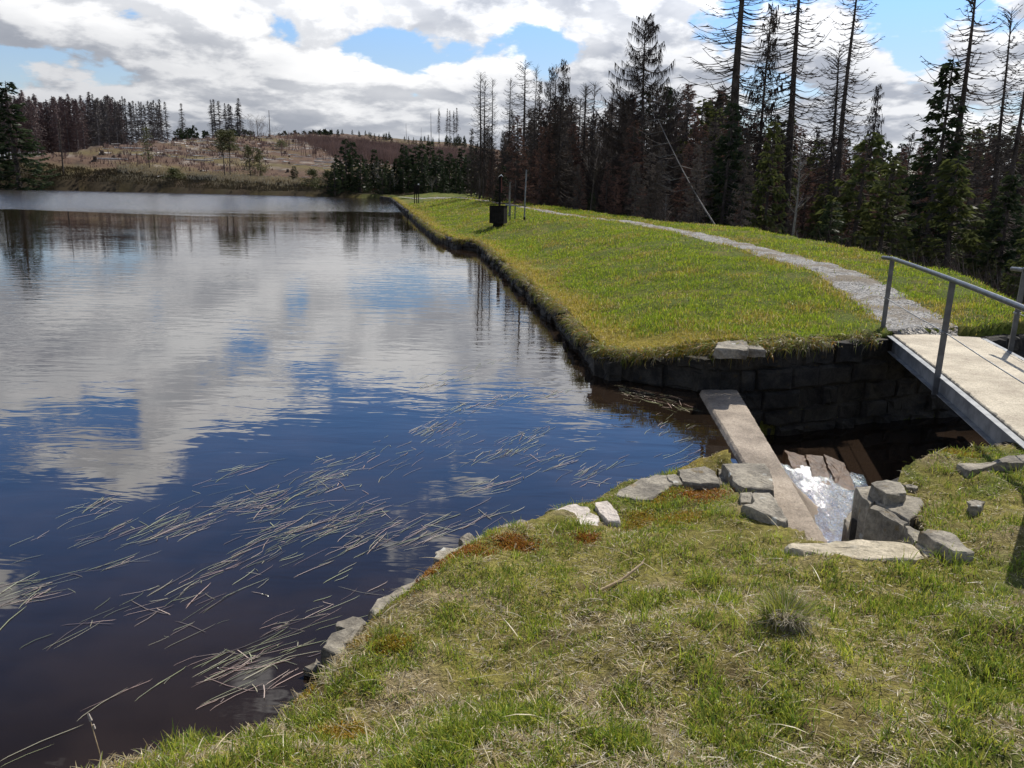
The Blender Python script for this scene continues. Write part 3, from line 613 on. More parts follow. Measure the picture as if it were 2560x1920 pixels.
# ------------------------------------------------------------------ footbridge
br = link('footbridge', None); br.location = (4.07, 6.05, 0); tag(br, 'narrow concrete footbridge with grey tube railings over the stream', 'footbridge')
ax = np.array([.222, .975, 0]); ax /= np.linalg.norm(ax); ay = np.array([ax[1], -ax[0], 0]); bo = np.array([4.07, 6.05, 0.])
def bp(s, w_, z): return bo+ax*s+ay*w_+np.array([0, 0, z])-bo     # local to the bridge root
BL0, BL1, BW = -2.2, 4.95, 1.15
def camber(s): return .565+.03*math.sin(max(0, min(1, (s-BL0)/(BL1-BL0)))*math.pi)
m = MB(); n = 150; kx = 16; V = []; Fc = []
for i in range(n+1):
    s = BL0+(BL1-BL0)*i/n; j0 = random.uniform(-.012, .012); j1 = random.uniform(-.012, .012)
    cr_ = [(0.012+j0, -.07), (0.012+j0, -.01)]+[(.02+j0+(BW-.04)*q/kx, .0) for q in range(kx+1)]+[(BW-.012+j1, -.01), (BW-.012+j1, -.07)]
    for w_, z in cr_: V.append(tuple(bp(s, w_, camber(s)+z+random.uniform(-.002, .002))))
K_ = len(cr_)
for i in range(n):
    for j in range(K_): Fc.append((i*K_+j, (i+1)*K_+j, (i+1)*K_+(j+1) % K_, i*K_+(j+1) % K_))
Fc.append(tuple(range(K_))); Fc.append(tuple(n*K_+j for j in range(K_))[::-1]); m.add(V, Fc); m.build('deck', M_deck, br)
for w0, sg in ((-.012, -1), (BW+.012, 1)):
    m = MB(); n = 30; V = []; Fc = []
    for i in range(n+1):
        s = BL0+(BL1-BL0)*i/n; c0 = camber(s)
        for q, z in ((0, -.012), (.062, -.012), (.062, -.022), (.010, -.024), (.010, -.196), (.062, -.198), (.062, -.208), (0, -.208)):
            V.append(tuple(bp(s, w0+sg*(q), c0+z)))
    for i in range(n):
        for j in range(8): Fc.append((i*8+j, (i+1)*8+j, (i+1)*8+(j+1) % 8, i*8+(j+1) % 8))
    Fc.append(tuple(range(8))); Fc.append(tuple(n*8+j for j in range(8))); m.add(V, Fc); m.build('side_beam', M_galv, br)
def railing(w_, posts, s_end):
    r_ = link('railing', None, br)
    for s in posts:
        m = MB(); zb = camber(s)-.21 if s < BL1 else .42; ww = w_ if s < BL1 else w_*.9
        a = bp(s, ww, zb); b = bp(s, ww, camber(s)+.985)
        m.box((a+b)/2, (.028, .014, (b-a)[2]/2), np.array([ay, ax, (0, 0, 1)]).T); 
        m.build('post', M_paint, r_)
        if s < BL1:
            for q in (.06, .15): m = MB(); c = bp(s, w_, camber(s)-q); sg_ = -1 if w_ < 0 else 1; m.tube([c, c+ay*sg_*.024], .011, 6); m.build('bolt', M_galv, r_)
        m = MB(); c = bp(s, ww, camber(s)+.46)
        m.tube([c-ay*.045, c+ay*.045], .009, 8); m.tube([c-ax*.03-ay*.02, c+ax*.03-ay*.02], .014, 8); m.build('cable_clamp', M_rope, r_)
    m = MB(); P = [bp(s, w_, camber(s)+1.0) for s in np.linspace(BL0, posts[-1], 24)]
    P += [bp(posts[-1]+.05, w_-.01*np.sign(w_), 1.555), bp(posts[-1]+.13, w_-.02, 1.555), bp(s_end, w_-.05, 1.545)]
    m.tube(P, .026, 12); m.build('handrail', M_paint, r_, True)
    m = MB(); P = []
    for a, b in zip(posts[:-1], posts[1:]):
        for f in np.linspace(0, 1, 8): s = a+(b-a)*f; P.append(bp(s, w_, camber(s)+.46-.012*math.sin(math.pi*f)))
    m.tube(P, .0055, 6); m.build('cable', M_rope, r_, True)
railing(-.085, [-2.0, -.55, 2.18, 4.98], 5.3)
railing(BW+.085, [-2.0, -.55, 2.0, 4.1], 4.38)
# ------------------------------------------------------------------ small structures on the dam
def root(name, x, y, z, label, cat, group=None, rz=0):
    o = link(name, None); o.location = (x, y, z); o.rotation_euler = (0, 0, rz); return tag(o, label, cat, group)
hx, hy = at(1246, 562, .66)
h = root('gauge_cabinet', hx, hy, gz(hx, hy), 'dark wooden cabinet with a sloping lid standing on the dam slope', 'cabinet', rz=-.25)
m = MB(); m.box((0, 0, .06), (.17, .2, .12)); m.build('plinth', M_darkwood, h)
m = MB()
for i in range(7): m.box((-.255+.085*i, -.28, .47), (.0405, .012, .34+.0*i))
m.box((0, 0, .47), (.29, .268, .34)); m.build('casing', M_darkwood, h)
m = MB(); m.add([(-.34, -.34, .815), (.34, -.34, .90), (.34, .34, .90), (-.34, .34, .815), (-.34, -.34, .845), (.34, -.34, .93), (.34, .34, .93), (-.34, .34, .845)], [(0, 3, 2, 1), (4, 5, 6, 7), (0, 1, 5, 4), (1, 2, 6, 5), (2, 3, 7, 6), (3, 0, 4, 7)]); m.build('lid', M_roof, h)
px1, _ = atY(1249, 500, hy+.7); ptop = atY(1250, 437, hy+.7)[1]
g0 = gz(px1, hy+.7); P_ = root('gauge_post', px1, hy+.7, g0, 'tall dark post with a white capped top behind the wooden cabinet', 'post')
H_ = ptop-g0
m = MB(); m.box((0, 0, H_*.5), (.045, .045, H_*.5-.02)); m.build('post', M_darkwood, P_)
m = MB(); m.box((.065, 0, H_-.38), (.018, .04, .30)); m.build('red_board', M_redwood, P_)
m = MB(); m.add([(-.09, -.1, H_-.10), (.05, -.1, H_+.03), (.13, -.1, H_-.08), (.05, -.1, H_-.02), (-.09, .1, H_-.10), (.05, .1, H_+.03), (.13, .1, H_-.08), (.05, .1, H_-.02)], [(0, 1, 5, 4), (1, 2, 6, 5), (2, 3, 7, 6), (3, 0, 4, 7), (0, 3, 2, 1), (4, 5, 6, 7)]); m.build('cap', M_white, P_)
rx, ry = at(1275, 550, .8)
R_ = root('handrail_stand', rx, ry, gz(rx, ry), 'short dark metal railing beside the wooden cabinet', 'railing')
for dx, dy in ((-.15, .4), (0, 0), (.2, .25)):
    m = MB(); m.box((dx, dy, .28), (.022, .022, .36)); m.build('post', M_paint, R_)
m = MB(); m.tube([(-.2, .45, .64), (.0, 0, .64), (.27, .3, .64)], .022, 6); m.build('top_rail', M_paint, R_)
m = MB(); m.tube([(-.15, .4, .26), (.0, 0, .26), (.2, .25, .26)], .012, 6); m.build('mid_rail', M_paint, R_)
qx, qy = at(1311, 546, .9); ztop = atY(1315, 424, qy)[1]; g0 = gz(qx, qy)
q_ = root('marker_pole', qx, qy, g0, 'thin tall grey pole standing in the grass right of the cabinet', 'pole')
m = MB(); m.tube([(0, 0, -.1), (.01, 0, (ztop-g0)*.5), (.03, 0, ztop-g0)], .028, 8); m.build('pole', M_galv, q_)
m = MB(); m.tube([(0, 0, -.05), (0, 0, .12)], .042, 8); m.build('ground_sleeve', M_darkwood, q_)
qx, qy = atY(1274, 500, hy+3.5)[0], hy+3.5; g0 = gz(qx, qy); zt = atY(1274, 456, qy)[1]
m = MB(); m.box((qx, qy, (g0+zt)/2), (.04, .04, (zt-g0)/2)); m.box((qx, qy, zt+.01), (.06, .06, .012)); tag(m.build('wooden_post', M_barkg), 'plain grey wooden post behind the short railing', 'post')
# far notice board and dark bundle at the end of the dam
bx, by = at(1041, 494, .9); g0 = gz(bx, by); ztb = atY(1045, 459, by)[1]
nb = root('notice_stand', bx, by, g0, 'dark three legged stand with a pale top at the far end of the dam', 'sign stand')
for dx, dy in ((-.14, 0), (0, .2), (.16, 0)):
    m = MB(); m.box((dx, dy, (ztb-g0)*.45), (.03, .03, (ztb-g0)*.45)); m.build('leg', M_darkwood, nb)
m = MB(); m.box((0.02, .03, (ztb-g0)*.72), (.2, .03, (ztb-g0)*.2)); m.build('board', M_darkwood, nb)
m = MB(); m.box((.16, 0, (ztb-g0)*.97), (.05, .03, .05)); m.build('pale_top', M_white, nb)
dx_, dy_ = at(958, 487, .7); g0 = gz(dx_, dy_)
db = root('covered_heap', dx_, dy_, g0, 'small dark blue covered heap with a white spot where the dam ends', 'heap')
m = MB(); r = random.Random(3); V = []; Fc = []
for i in range(7):
    for j in range(14):
        a = j/14*2*math.pi; e = i/6*math.pi/2; k_ = .5*(1+.12*math.sin(3*a)+r.uniform(-.05, .05))
        V.append((k_*math.cos(a)*math.cos(e), k_*.7*math.sin(a)*math.cos(e), .62*math.sin(e)*(1+.1*math.cos(a))))
for i in range(6):
    for j in range(14): Fc.append((i*14+j, i*14+(j+1) % 14, (i+1)*14+(j+1) % 14, (i+1)*14+j))
m.add(V, Fc); m.build('cover', M_navy, db)
m = MB(); m.box((.15, -.33, .38), (.05, .02, .05)); m.build('white_tag', M_white, db)
# ------------------------------------------------------------------ trees
def branch_pts(r, L, droop, up, az, z0, seg=5):
    P = []; wig = r.uniform(-.08, .08)
    for i in range(seg+1):
        f = i/seg; rad = L*f; z = z0-droop*L*math.sin(f*math.pi*.62)+up*L*f**2.6
        a = az+wig*f*2; P.append(np.array([rad*math.cos(a), rad*math.sin(a), z]))
    return P
def spruce(seed, H, kind):
    """kind: bare, twiggy, rust, green, green_light"""
    r = random.Random(seed); T_ = MB(); C_ = MB(); Rb = .009*H+.03
    lean = [r.uniform(-.01, .01), r.uniform(-.01, .01)]; ph = r.uniform(0, 6)
    def tx(z): return np.array([lean[0]*z+.05*math.sin(z*.35+ph), lean[1]*z+.05*math.cos(z*.3+ph), z])
    zs = np.linspace(-.5, H, 16); T_.tube([tx(z) for z in zs], [Rb*(1-max(z, 0)/H)**.8+.012 for z in zs], 7)
    par = dict(giant=(.06, .33, .36, .46, 17, 34), bare=(.22, .125, .42, .42, 15, 8), twiggy=(.12, .15, .34, .38, 14, 20), rust=(.05, .16, .28, .14, 14, 17), green=(.03, .18, .30, .22, 14, 20), green_light=(.02, .22, .22, .22, 14, 20))[kind]
    z0f, wf, droop, up, per, ntw = par; nb_ = int(H*per); R0 = H*wf*r.uniform(.85, 1.15)
    for i in range(nb_):
        f = (i+r.random())/nb_; f = f**.9; z = H*(z0f+(1-z0f)*f)
        if z > H*.985: continue
        q = 1-f
        if kind == 'bare': L = R0*(.22+1.05*q**.6*(1-.35*q))*r.uniform(.55, 1.12)
        elif kind == 'twiggy': L = R0*(.10+1.05*q**.8)*r.uniform(.6, 1.1)
        else: L = R0*(.06+1.0*q**.85)*r.uniform(.65, 1.1)
        if kind in ('bare', 'rust') and r.random() < .12*q+.05: L *= .3
        az = r.uniform(0, 2*math.pi); dr = droop*(.35+.9*q); u_ = up*(.7+.6*r.random())
        if f > .88: dr = -.5; u_ = .3
        P = branch_pts(r, L, dr, u_, az, 0); base = tx(z); P = [p_+base for p_ in P]
        rb = .013+.012*L/2.2
        T_.tube(P, [rb*(1-.75*j/5)*1.25 for j in range(6)], 3, False)
        nt = max(3, int(ntw*(L/1.6)**.8)); dirv = np.array([math.cos(az), math.sin(az), 0]); side = np.array([-dirv[1], dirv[0], 0])
        for k in range(nt):
            g = r.uniform(.15, 1)**.8; a = P[min(int(g*5), 4)]; b = P[min(int(g*5)+1, 5)]; c = a+(b-a)*(g*5-int(g*5) if g < 1 else 1)
            sg = r.choice((-1, 1))
            if kind == 'bare':
                l = L*r.uniform(.12, .28); e = c+side*sg*l*.7+dirv*l*.45+np.array([0, 0, r.uniform(-.4, .15)*l]); C_.sliver(c, e, np.array([0, 0, .022]))
            elif kind == 'giant':
                l = r.uniform(.22, .62); e = c+side*sg*l*r.uniform(0, .45)+dirv*l*.1+np.array([0, 0, -l]); C_.sliver(c, e, dirv*.016+side*.010); C_.sliver((c+e)/2, (c+e)/2+side*sg*.2+np.array([0, 0, -.15]), np.array([0, 0, .014]))
            elif kind == 'twiggy':
                l = r.uniform(.22, .60); e = c+side*sg*l*r.uniform(0, .5)+dirv*l*.2+np.array([0, 0, -l]); C_.sliver(c, e, dirv*.022+side*.016)
                if k % 2: C_.sliver((c+e)/2, (c+e)/2+side*sg*.22+np.array([0, 0, -.12]), np.array([0, 0, .024]))
            elif kind == 'rust':
                for _ in range(3):
                    l = r.uniform(.18, .55); e = c+side*r.uniform(-1, 1)*l*.8+dirv*l*.45+np.array([0, 0, r.uniform(-.8, .25)*l]); C_.sliver(c+side*r.uniform(-.1, .1), e, np.array([r.uniform(-.02, .02), r.uniform(-.02, .02), .030]))
            else:
                for _ in range(2):
                    l = r.uniform(.22, .50); e = c+side*sg*l*r.uniform(.1, .8)+dirv*l*.5+np.array([0, 0, -l*r.uniform(.1, .75)])
                    wv = side*r.uniform(.03, .06)*(1 if _ else 0)+np.array([0, 0, .055])+dirv*.03; C_.leaf(c, e, wv)
    # upright leader
    return T_, C_
protos = {}
def proto(key, seed, H, kind, mt, mc):
    T_, C_ = spruce(seed, H, kind); protos[key] = (T_.mesh('trunk', mt), C_.mesh('crown', mc), H)
for i, (k, H) in enumerate([('bare', 16), ('bare', 18), ('bare', 14)]): proto('bare%d' % i, 11+i, H, 'bare', M_bark, M_twig)
proto('giant0', 20, 15, 'giant', M_bark, M_twig)
for i in range(2): proto('twiggy%d' % i, 21+i, 14+2*i, 'twiggy', M_bark, M_twig)
for i in range(3): proto('rust%d' % i, 31+i, 11+i, 'rust', M_bark, M_rust)
for i in range(2): proto('grey%d' % i, 36+i, 11+i, 'rust', M_bark, M_greytw)
for i in range(2): proto('dark%d' % i, 41+i, 11+i, 'green', M_bark, M_needle_d)
for i in range(2): proto('green%d' % i, 46+i, 9+i, 'green_light', M_bark, M_needle)
for i in range(2): proto('young%d' % i, 51+i, 6, 'green_light', M_bark, M_needle_d)
NAMES = dict(giant='dead_spruce', bare='dead_spruce', twiggy='dead_spruce', rust='dead_spruce', grey='dead_spruce', dark='spruce_tree', green='spruce_tree', young='young_spruce')
CATS = dict(giant='dead tree', bare='dead tree', twiggy='dead tree', rust='dead tree', grey='dead tree', dark='spruce', green='spruce', young='young spruce')
def put_tree(key, x, y, H, label, group=None, wide=1., lean=(0, 0), z=None, rz=None):
    tm, cm, h0 = protos[key]; kind = key[:-1]; g = gz(x, y) if z is None else z
    o = link(NAMES[kind], None); o.location = (x, y, g-.1); s = H/h0; sx = s*wide*(1 if s > .75 else 1.)
    o.scale = (sx, sx, s); o.rotation_euler = (lean[0], lean[1], random.uniform(0, 6.28) if rz is None else rz)
    if lean != (0, 0): o.rotation_mode = 'ZXY'
    tag(o, label, CATS[kind], group); link('trunk', tm, o); link('crown', cm, o); return o
def tree_px(key, xt, yt, Y, label, group=None, wide=1., xb=None, yb=None, **k):
    """a tree whose top is seen at pixel (xt, yt) from distance Y; xb, yb: where its foot or lower stem is seen"""
    X_, Z_ = atY(xt, yt, Y); g = gz(X_, Y); H = Z_-g; lean = (0, 0)
    x0 = X_
    if xb is not None:
        xa, za = atY(xb, yb, Y); sl_ = (X_-xa)/(Z_-za); lean = (0, math.atan(sl_)); x0 = X_-sl_*H
    return put_tree(key, x0, Y, H+.1, label, group, wide, lean, **k)
# singled-out trees on the right
tree_px('giant0', 1619, 32, 47, 'tallest broad dead spruce with dense drooping black branches', wide=1., xb=1603, yb=560)
tree_px('bare1', 1868, -190, 44, 'tall bare dead spruce with the thickest trunk, cut off by the top edge', wide=1.9, xb=1822, yb=540)
tree_px('twiggy0', 1928, 5, 46, 'thin dead spruce with ragged hanging twigs just right of the thickest trunk', wide=.85, xb=1875, yb=620)
tree_px('bare0', 2012, -150, 45, 'tall bare dead spruce between the ragged thin one and the slender pair', wide=1.35, xb=1962, yb=500)
tree_px('bare2', 2098, 118, 45, 'slimmer shorter dead spruce left beside a taller bare one', wide=1.2, xb=2070, yb=480)
tree_px('bare1', 2150, -95, 42, 'tall slightly leaning bare dead spruce left of the open blue sky', wide=1.15, xb=2097, yb=430)
tree_px('bare2', 2445, -60, 36, 'dead spruce top rising behind the dark green spruce on the right', wide=1.3, xb=2393, yb=316)
tree_px('bare0', 2528, 15, 38, 'slender bare dead spruce near the right edge, behind the footbridge railing', wide=.9, xb=2473, yb=633)
tree_px('bare1', 2590, 60, 36, 'dead spruce half cut off by the right edge of the picture', wide=1.2)
tree_px('dark1', 2384, 140, 36, 'dark green living spruce with drooping boughs in front of a dead top', wide=1.15)
tree_px('twiggy0', 2201, 208, 60, 'small dead spruce standing clear against the pale sky', wide=.9)
tree_px('green0', 2170, 330, 33, 'olive green spruce left of the footbridge railing end', wide=1.3)
tree_px('green1', 2235, 395, 31, 'broad green spruce with dead grey twigs behind the railing end', wide=1.5)
tree_px('green0', 2405, 395, 31, 'broad yellowish green spruce behind the middle of the railing', wide=1.6)
tree_px('dark0', 1830, 250, 40, 'dark evergreen behind the base of the thickest dead trunk', wide=1.1)
tree_px('green1', 1935, 300, 38, 'green spruce among reddish dead trees at the dam foot', wide=.9)
tree_px('dark0', 2085, 500, 30, 'low dark evergreen at the back edge of the dam', wide=1.8)
tree_px('dark1', 1480, 480, 46, 'low very dark evergreen behind the gravel path', wide=1.8)
tree_px('green0', 2610, 520, 24, 'green spruce reaching in at the right edge', wide=1.2)
tree_px('dark0', 2540, 430, 30, 'dark evergreen behind the right railing post', wide=1.3)
LG = [(1180, 320, 64, 'grey0', .8), (1203, 182, 58, 'bare0', 1.), (1212, 200, 58, 'bare2', .9), (1232, 195, 60, 'bare1', .8), (1277, 198, 62, 'bare0', .9), (1280, 275, 55, 'twiggy0', .7), (1312, 155, 52, 'bare2', 1.3), (1342, 165, 56, 'bare1', .7), (1349, 200, 57, 'grey1', .6),
      (1380, 165, 52, 'twiggy1', .8), (1392, 162, 53, 'bare0', .8), (1410, 146, 55, 'twiggy0', .9), (1467, 212, 58, 'bare1', .9), (1487, 208, 52, 'bare2', 1.), (1534, 203, 54, 'bare0', .9), (1560, 250, 52, 'grey0', 1.)]
LG += []
names_l = ['leftmost low grey dead tree of the stand behind the dam', 'dark bare spire near the left end of the stand behind the dam', 'shorter spire touching the dark left spire', 'single slim dead spruce left of the wooden cabinet', 'pale thin dead spruce above the tall capped post', 'short dead spruce above the small railing', 'dead spruce with a forked upswept top above the thin grey pole', 'needle thin dead spruce right of the forked one', 'low grey dead spruce hidden among thin spires', 'dead double spire, left half', 'dead double spire, right half', 'dead spruce with the highest tip left of the broad giant', 'snapped topless dead spruce', 'curved dead spruce with crooked side limbs near the path', 'thin grey dead spruce left of the broad giant', 'low grey dead tree at the left foot of the broad giant']
for (x, y, Y, k, wd), nm in zip(LG, names_l): tree_px(k, x, y, Y, nm, 'dead spruces behind the dam', wd)
# the mass of the wood, in rows
prof_x = [1190, 1300, 1380, 1480, 1560, 1700, 1760, 1850, 1900, 2000, 2100, 2200, 2300, 2400, 2560, 2700]
prof_y = [330, 290, 230, 260, 240, 190, 195, 240, 270, 310, 300, 330, 330, 310, 290, 290]
lab = dict(rust='reddish brown dead spruce in the dense wood behind the dam', grey='grey brown dead spruce in the dense wood behind the dam', dark='dark evergreen in the dense wood behind the dam', green='green spruce in the dense wood behind the dam', twiggy='black twiggy dead spruce in the dense wood behind the dam', bare='bare dead spruce in the dense wood behind the dam')
for row, (Y0, dyt, n) in enumerate([(37, 190, 30), (43, 130, 36), (50, 80, 42), (60, 40, 48), (72, 12, 50), (86, 0, 44)]):
    for i in range(n):
        x = 1200+(2720-1200)*(i+random.random())/n
        if row == 0 and x < 1560: continue
        if row == 1 and x < 1400: continue
        y = np.interp(x, prof_x, prof_y)+dyt*random.uniform(.5, 1.3)+random.uniform(-8, 45)
        wts = [('rust', .36), ('grey', .22), ('dark', .10), ('twiggy', .12), ('green', .20)] if x > 1750 else [('rust', .36), ('grey', .38), ('dark', .03), ('twiggy', .23)]
        u = random.random(); kd = wts[-1][0]
        for k, q in wts:
            if u < q: kd = k; break
            u -= q
        tree_px(kd+str(random.randrange({'rust': 3}.get(kd, 2))), x, y, Y0+random.uniform(-2.5, 2.5), lab[kd], 'trees of the dense wood behind the dam: '+kd, random.uniform(.9, 1.4))
for i in range(22):
    x = 1190+400*(i+random.random())/22; kd = random.choice(['twiggy', 'grey', 'rust', 'bare']); tree_px(kd+'01'[i % 2], x, np.interp(x, [1190, 1300, 1400, 1500, 1600], [330, 290, 215, 225, 230])+random.uniform(-15, 70), random.uniform(48, 66), 'thin '+dict(twiggy='black twiggy', grey='grey', rust='reddish brown', bare='bare')[kd]+' dead spruce in the stand left of the broad giant', 'thin spruces left of the broad giant: '+kd, random.uniform(.9, 1.3))
# young evergreens at the far end of the dam
spots = [(862, 345, 92), (880, 352, 93), (842, 385, 94), (1010, 372, 92), (1040, 362, 94), (1055, 358, 90), (1022, 368, 96), (990, 395, 95), (968, 400, 97), (935, 372, 98), (1090, 385, 88), (1100, 372, 92), (1125, 380, 86), (1140, 395, 84), (1155, 370, 90), (1170, 385, 84), (1185, 365, 88), (1062, 420, 85), (1110, 425, 80), (1150, 430, 78), (1215, 400, 76), (1075, 352, 100), (1010, 360, 101), (735, 415, 97), (1240, 430, 70), (1345, 440, 62), (1290, 420, 66), (1400, 470, 60)]+[(900+12*i+(i*37 % 9), 385+(i*53 % 40), 90+(i*29 % 9)) for i in range(24)]+[(835+20*i, 405+(i*31 % 25), 89+(i*7 % 6)) for i in range(8)]
for i, (x, y, Y) in enumerate(spots):
    tree_px('young%d' % (i % 2), x, y, Y, 'young dark evergreen in the thicket at the far end of the dam' if i not in (0, 1, 23) else ['tallest dark evergreen of the far thicket, at its left end', 'second dark evergreen touching the tallest of the far thicket', 'small dark green bush like spruce alone on the cut slope'][(0, 1, 23).index(i)] if i in (0, 1, 23) else '', 'young evergreens beyond the dam' if i not in (0, 1, 23) else None, 1.25 if i != 23 else 2.)
# bare saplings
def bare_tree(seed, H, spread=.35, n=26, fork=True):
    r = random.Random(seed); T_ = MB(); C_ = MB(); zs = np.linspace(-.3, H, 10); ph = r.uniform(0, 6)
    c = [np.array([.02*H*math.sin(z*1.1/H*3+ph), .02*H*math.cos(z*1.3/H*3), z]) for z in zs]; T_.tube(c, [.012*H*(1-.85*max(z, 0)/H)+.004 for z in zs], 6)
    for i in range(n):
        f = r.uniform(.25, .97); z = H*f; az = r.uniform(0, 6.28); L = H*spread*(1.1-f)*r.uniform(.5, 1.1); b = np.array([np.interp(z, zs, [q[k] for q in c]) for k in range(3)])
        P = [b+np.array([math.cos(az)*L*g, math.sin(az)*L*g, L*(.9*g**1.3)]) for g in np.linspace(0, 1, 5)]; T_.tube(P, [.004*H*(1-.2*j)*(1.1-f)+.003 for j in range(5)], 3, False)
        for k in range(12):
            g = r.uniform(.3, 1); q = P[0]+(P[-1]-P[0])*g; l = L*.35*r.uniform(.4, 1); e = q+np.array([r.uniform(-1, 1)*l, r.uniform(-1, 1)*l, r.uniform(.1, 1)*l]); C_.sliver(q, e, np.array([.006, .006, .003])*H/6)
            for _ in range(2): C_.sliver((q+e)/2, (q+e)/2+np.array([r.uniform(-1, 1), r.uniform(-1, 1), r.uniform(0, 1)])*l*.6, np.array([.004, .004, .002])*H/6)
    return T_, C_
def bare_px(seed, xt, yt, Y, label, mt=M_bark, mc=M_greytw, spread=.35, n=26, group=None, name='bare_tree', zsink=0):
    X_, Z_ = atY(xt, yt, Y); g = gz(X_, Y); H = Z_-g; T_, C_ = bare_tree(seed, H, spread, n)
    o = root(name, X_, Y, g, label, 'bare tree', group); T_.build('trunk', mt, o); C_.build('crown', mc, o); return o
bare_px(1, 2006, 345, 26, 'slim bare young tree with whitish twig stubs at the back edge of the dam', M_barkg, M_greytw, .22, 30)
bare_px(2, 1487, 330, 41, 'young bare tree with long level limbs behind the path', M_bark, M_greytw, .5, 22)
bare_px(3, 1668, 485, 37, 'small reddish bare sapling behind the dam', M_barkg, M_rust, .5, 26)
bare_px(4, 645, 295, 230, 'round crowned bare deciduous tree on the cut slope skyline', M_barkg, M_greytw, .75, 60)
bare_px(5, 945, 400, 91, 'olive leafless tree in the middle of the far thicket', M_barkg, M_olive, .5, 50)
bare_px(6, 912, 395, 93, 'olive leafless tree left of the middle of the far thicket', M_barkg, M_olive, .5, 50)
bare_px(7, 895, 420, 91, 'small olive leafless tree beside the tallest dark evergreen', M_barkg, M_olive, .6, 50)
bare_px(8, 985, 430, 90, 'small olive leafless tree in the far thicket above the dam end', M_barkg, M_olive, .6, 50)
bare_px(9, 1080, 440, 80, 'olive bush of bare twigs among the young evergreens', M_barkg, M_olive, .7, 50)
# leaning bleached stem
a = atY(1645, 298, 38); b = atY(1812, 600, 33)
m = MB(); r = random.Random(5); P = [np.array([a[0]+(b[0]-a[0])*f, 38-5*f, a[1]+(b[1]-a[1])*f-.25*math.sin(f*math.pi)]) for f in np.linspace(0, 1, 12)]
lt = root('leaning_tree', P[-1][0], P[-1][1], P[-1][2], 'slanting bleached dead stem leaning left among the dark trees', 'dead tree'); O = P[-1]
m.tube([q-O for q in P], [.014+.026*i/11 for i in range(12)], 6); m.build('trunk', M_barkg, lt)
m = MB()
for i in range(16):
    f = r.uniform(.0, .6); q = P[int(f*11)]-O; s = r.choice((-1, 1)); L = r.uniform(.5, 1.6); m.tube([q, q+np.array([s*L*.5, 0, -.12*L]), q+np.array([s*L, 0, .12*L])], [.014, .01, .003], 3)
m.build('branches', M_barkg, lt)
# brushwood behind the dam
m = MB(); r = random.Random(9)
for i in range(8200):
    x = r.uniform(1150, 2700); Y = r.uniform(17, 60); X_ = (x-1280)/2000*Y


    xr = X_-np.interp(Y, [10, 17, 28, 33, 83], [1.1, .3, -1.3, -3.3, -12.9]); bd = np.interp(Y, [11.4, 19.4, 28.6, 33.5, 47, 86], [6.6, 8.8, 9.4, 8.6, 7.6, 8.5])
    if xr < bd+1.2: continue
    z = 1.0-min((xr-bd)*.5, 4.2); L = r.uniform(.3, 1.3); q = np.array([X_, Y, z])
    for k in range(5):
        d_ = np.array([r.uniform(-.6, .6), r.uniform(-.6, .6), r.uniform(.4, 1)])*L; m.sliver(q+np.array([r.uniform(-.3, .3), r.uniform(-.3, .3), 0]), q+d_, np.array([.022, .012, 0]))
tag(m.build('brushwood', M_twig), 'tangle of grey dead brushwood on the slope behind the dam', 'brushwood', kind='stuff')
# ------------------------------------------------------------------ across the pond
proto('dark2', 61, 12, 'green', M_bark, M_needle_d)
tree_px('dark2', 14, 202, 88, 'tall dark spruce standing at the far left shore', wide=2.0)
tree_px('dark1', -25, 255, 91, 'dark spruce half cut off by the left edge of the picture', wide=1.6)
def pine(seed, H, crown0, wide, mc=M_needle_y, fluffy=1., two=False):
    r = random.Random(seed); T_ = MB(); C_ = MB()
    stems = [(0, 0)]+([(.55, .2)] if two else [])
    for sx_, sy_ in stems:
        zs = np.linspace(-.3, H, 8); T_.tube([(sx_+.03*z*(1 if sx_ else -.6), sy_, z) for z in zs], [.014*H*(1-.75*max(z, 0)/H) for z in zs], 6)
        for i in range(int(46*fluffy)):
            f = crown0+(1-crown0)*r.random()**.8; z = H*f; az = r.uniform(0, 6.28); L = wide*(1.15-f)*r.uniform(.4, 1.2)*1.6
            b = np.array([sx_+.03*z*(1 if sx_ else -.6), sy_, z]); P = [b+np.array([math.cos(az)*L*g, math.sin(az)*L*g, .25*L*g*g-.1*L*g]) for g in np.linspace(0, 1, 4)]
            T_.tube(P, [.03, .02, .014, .006], 3, False)
            for k in range(34):
                g = r.uniform(.35, 1.05); q = P[0]+(P[-1]-P[0])*g+np.array([r.gauss(0, .16), r.gauss(0, .16), r.gauss(0, .10)]); dd = np.array([r.uniform(-1, 1), r.uniform(-1, 1), r.uniform(-.3, 1)]); l = r.uniform(.12, .26)
                C_.leaf(q, q+dd*l, np.array([r.uniform(-.03, .03), .03, .03]))
    return T_, C_
def pine_px(seed, xt, yt, Y, label, crown0=.45, wide=1.5, mc=M_needle_y, fl=1., two=False, name='pine_tree', cat='pine'):
    X_, Z_ = atY(xt, yt, Y); g = gz(X_, Y); H = Z_-g; T_, C_ = pine(seed, H, crown0, wide, mc, fl, two)
    o = root(name, X_, Y, g, label, cat); T_.build('trunk', M_bark, o); C_.build('crown', mc, o); return o
pine_px(1, 555, 328, 96, 'two stemmed pine with a brownish olive crown on the far shore', .55, 1.7, M_needle_y, 1.3, True)
pine_px(2, 366, 322, 96, 'thin scruffy pine on the far shore with bare lower stem', .25, .8, M_needle_y, .6)
pine_px(3, 622, 362, 97, 'slender olive larch like tree right of the two stemmed pine', .08, 1.0, M_needle_y, .9)
pine_px(4, 648, 372, 98, 'second slender olive tree right of the two stemmed pine', .08, 1.1, M_needle_y, .9)
pine_px(5, 705, 355, 150, 'small yellow green pine on the grassy track of the slope', .1, 1.5, M_needle_y, 1.)
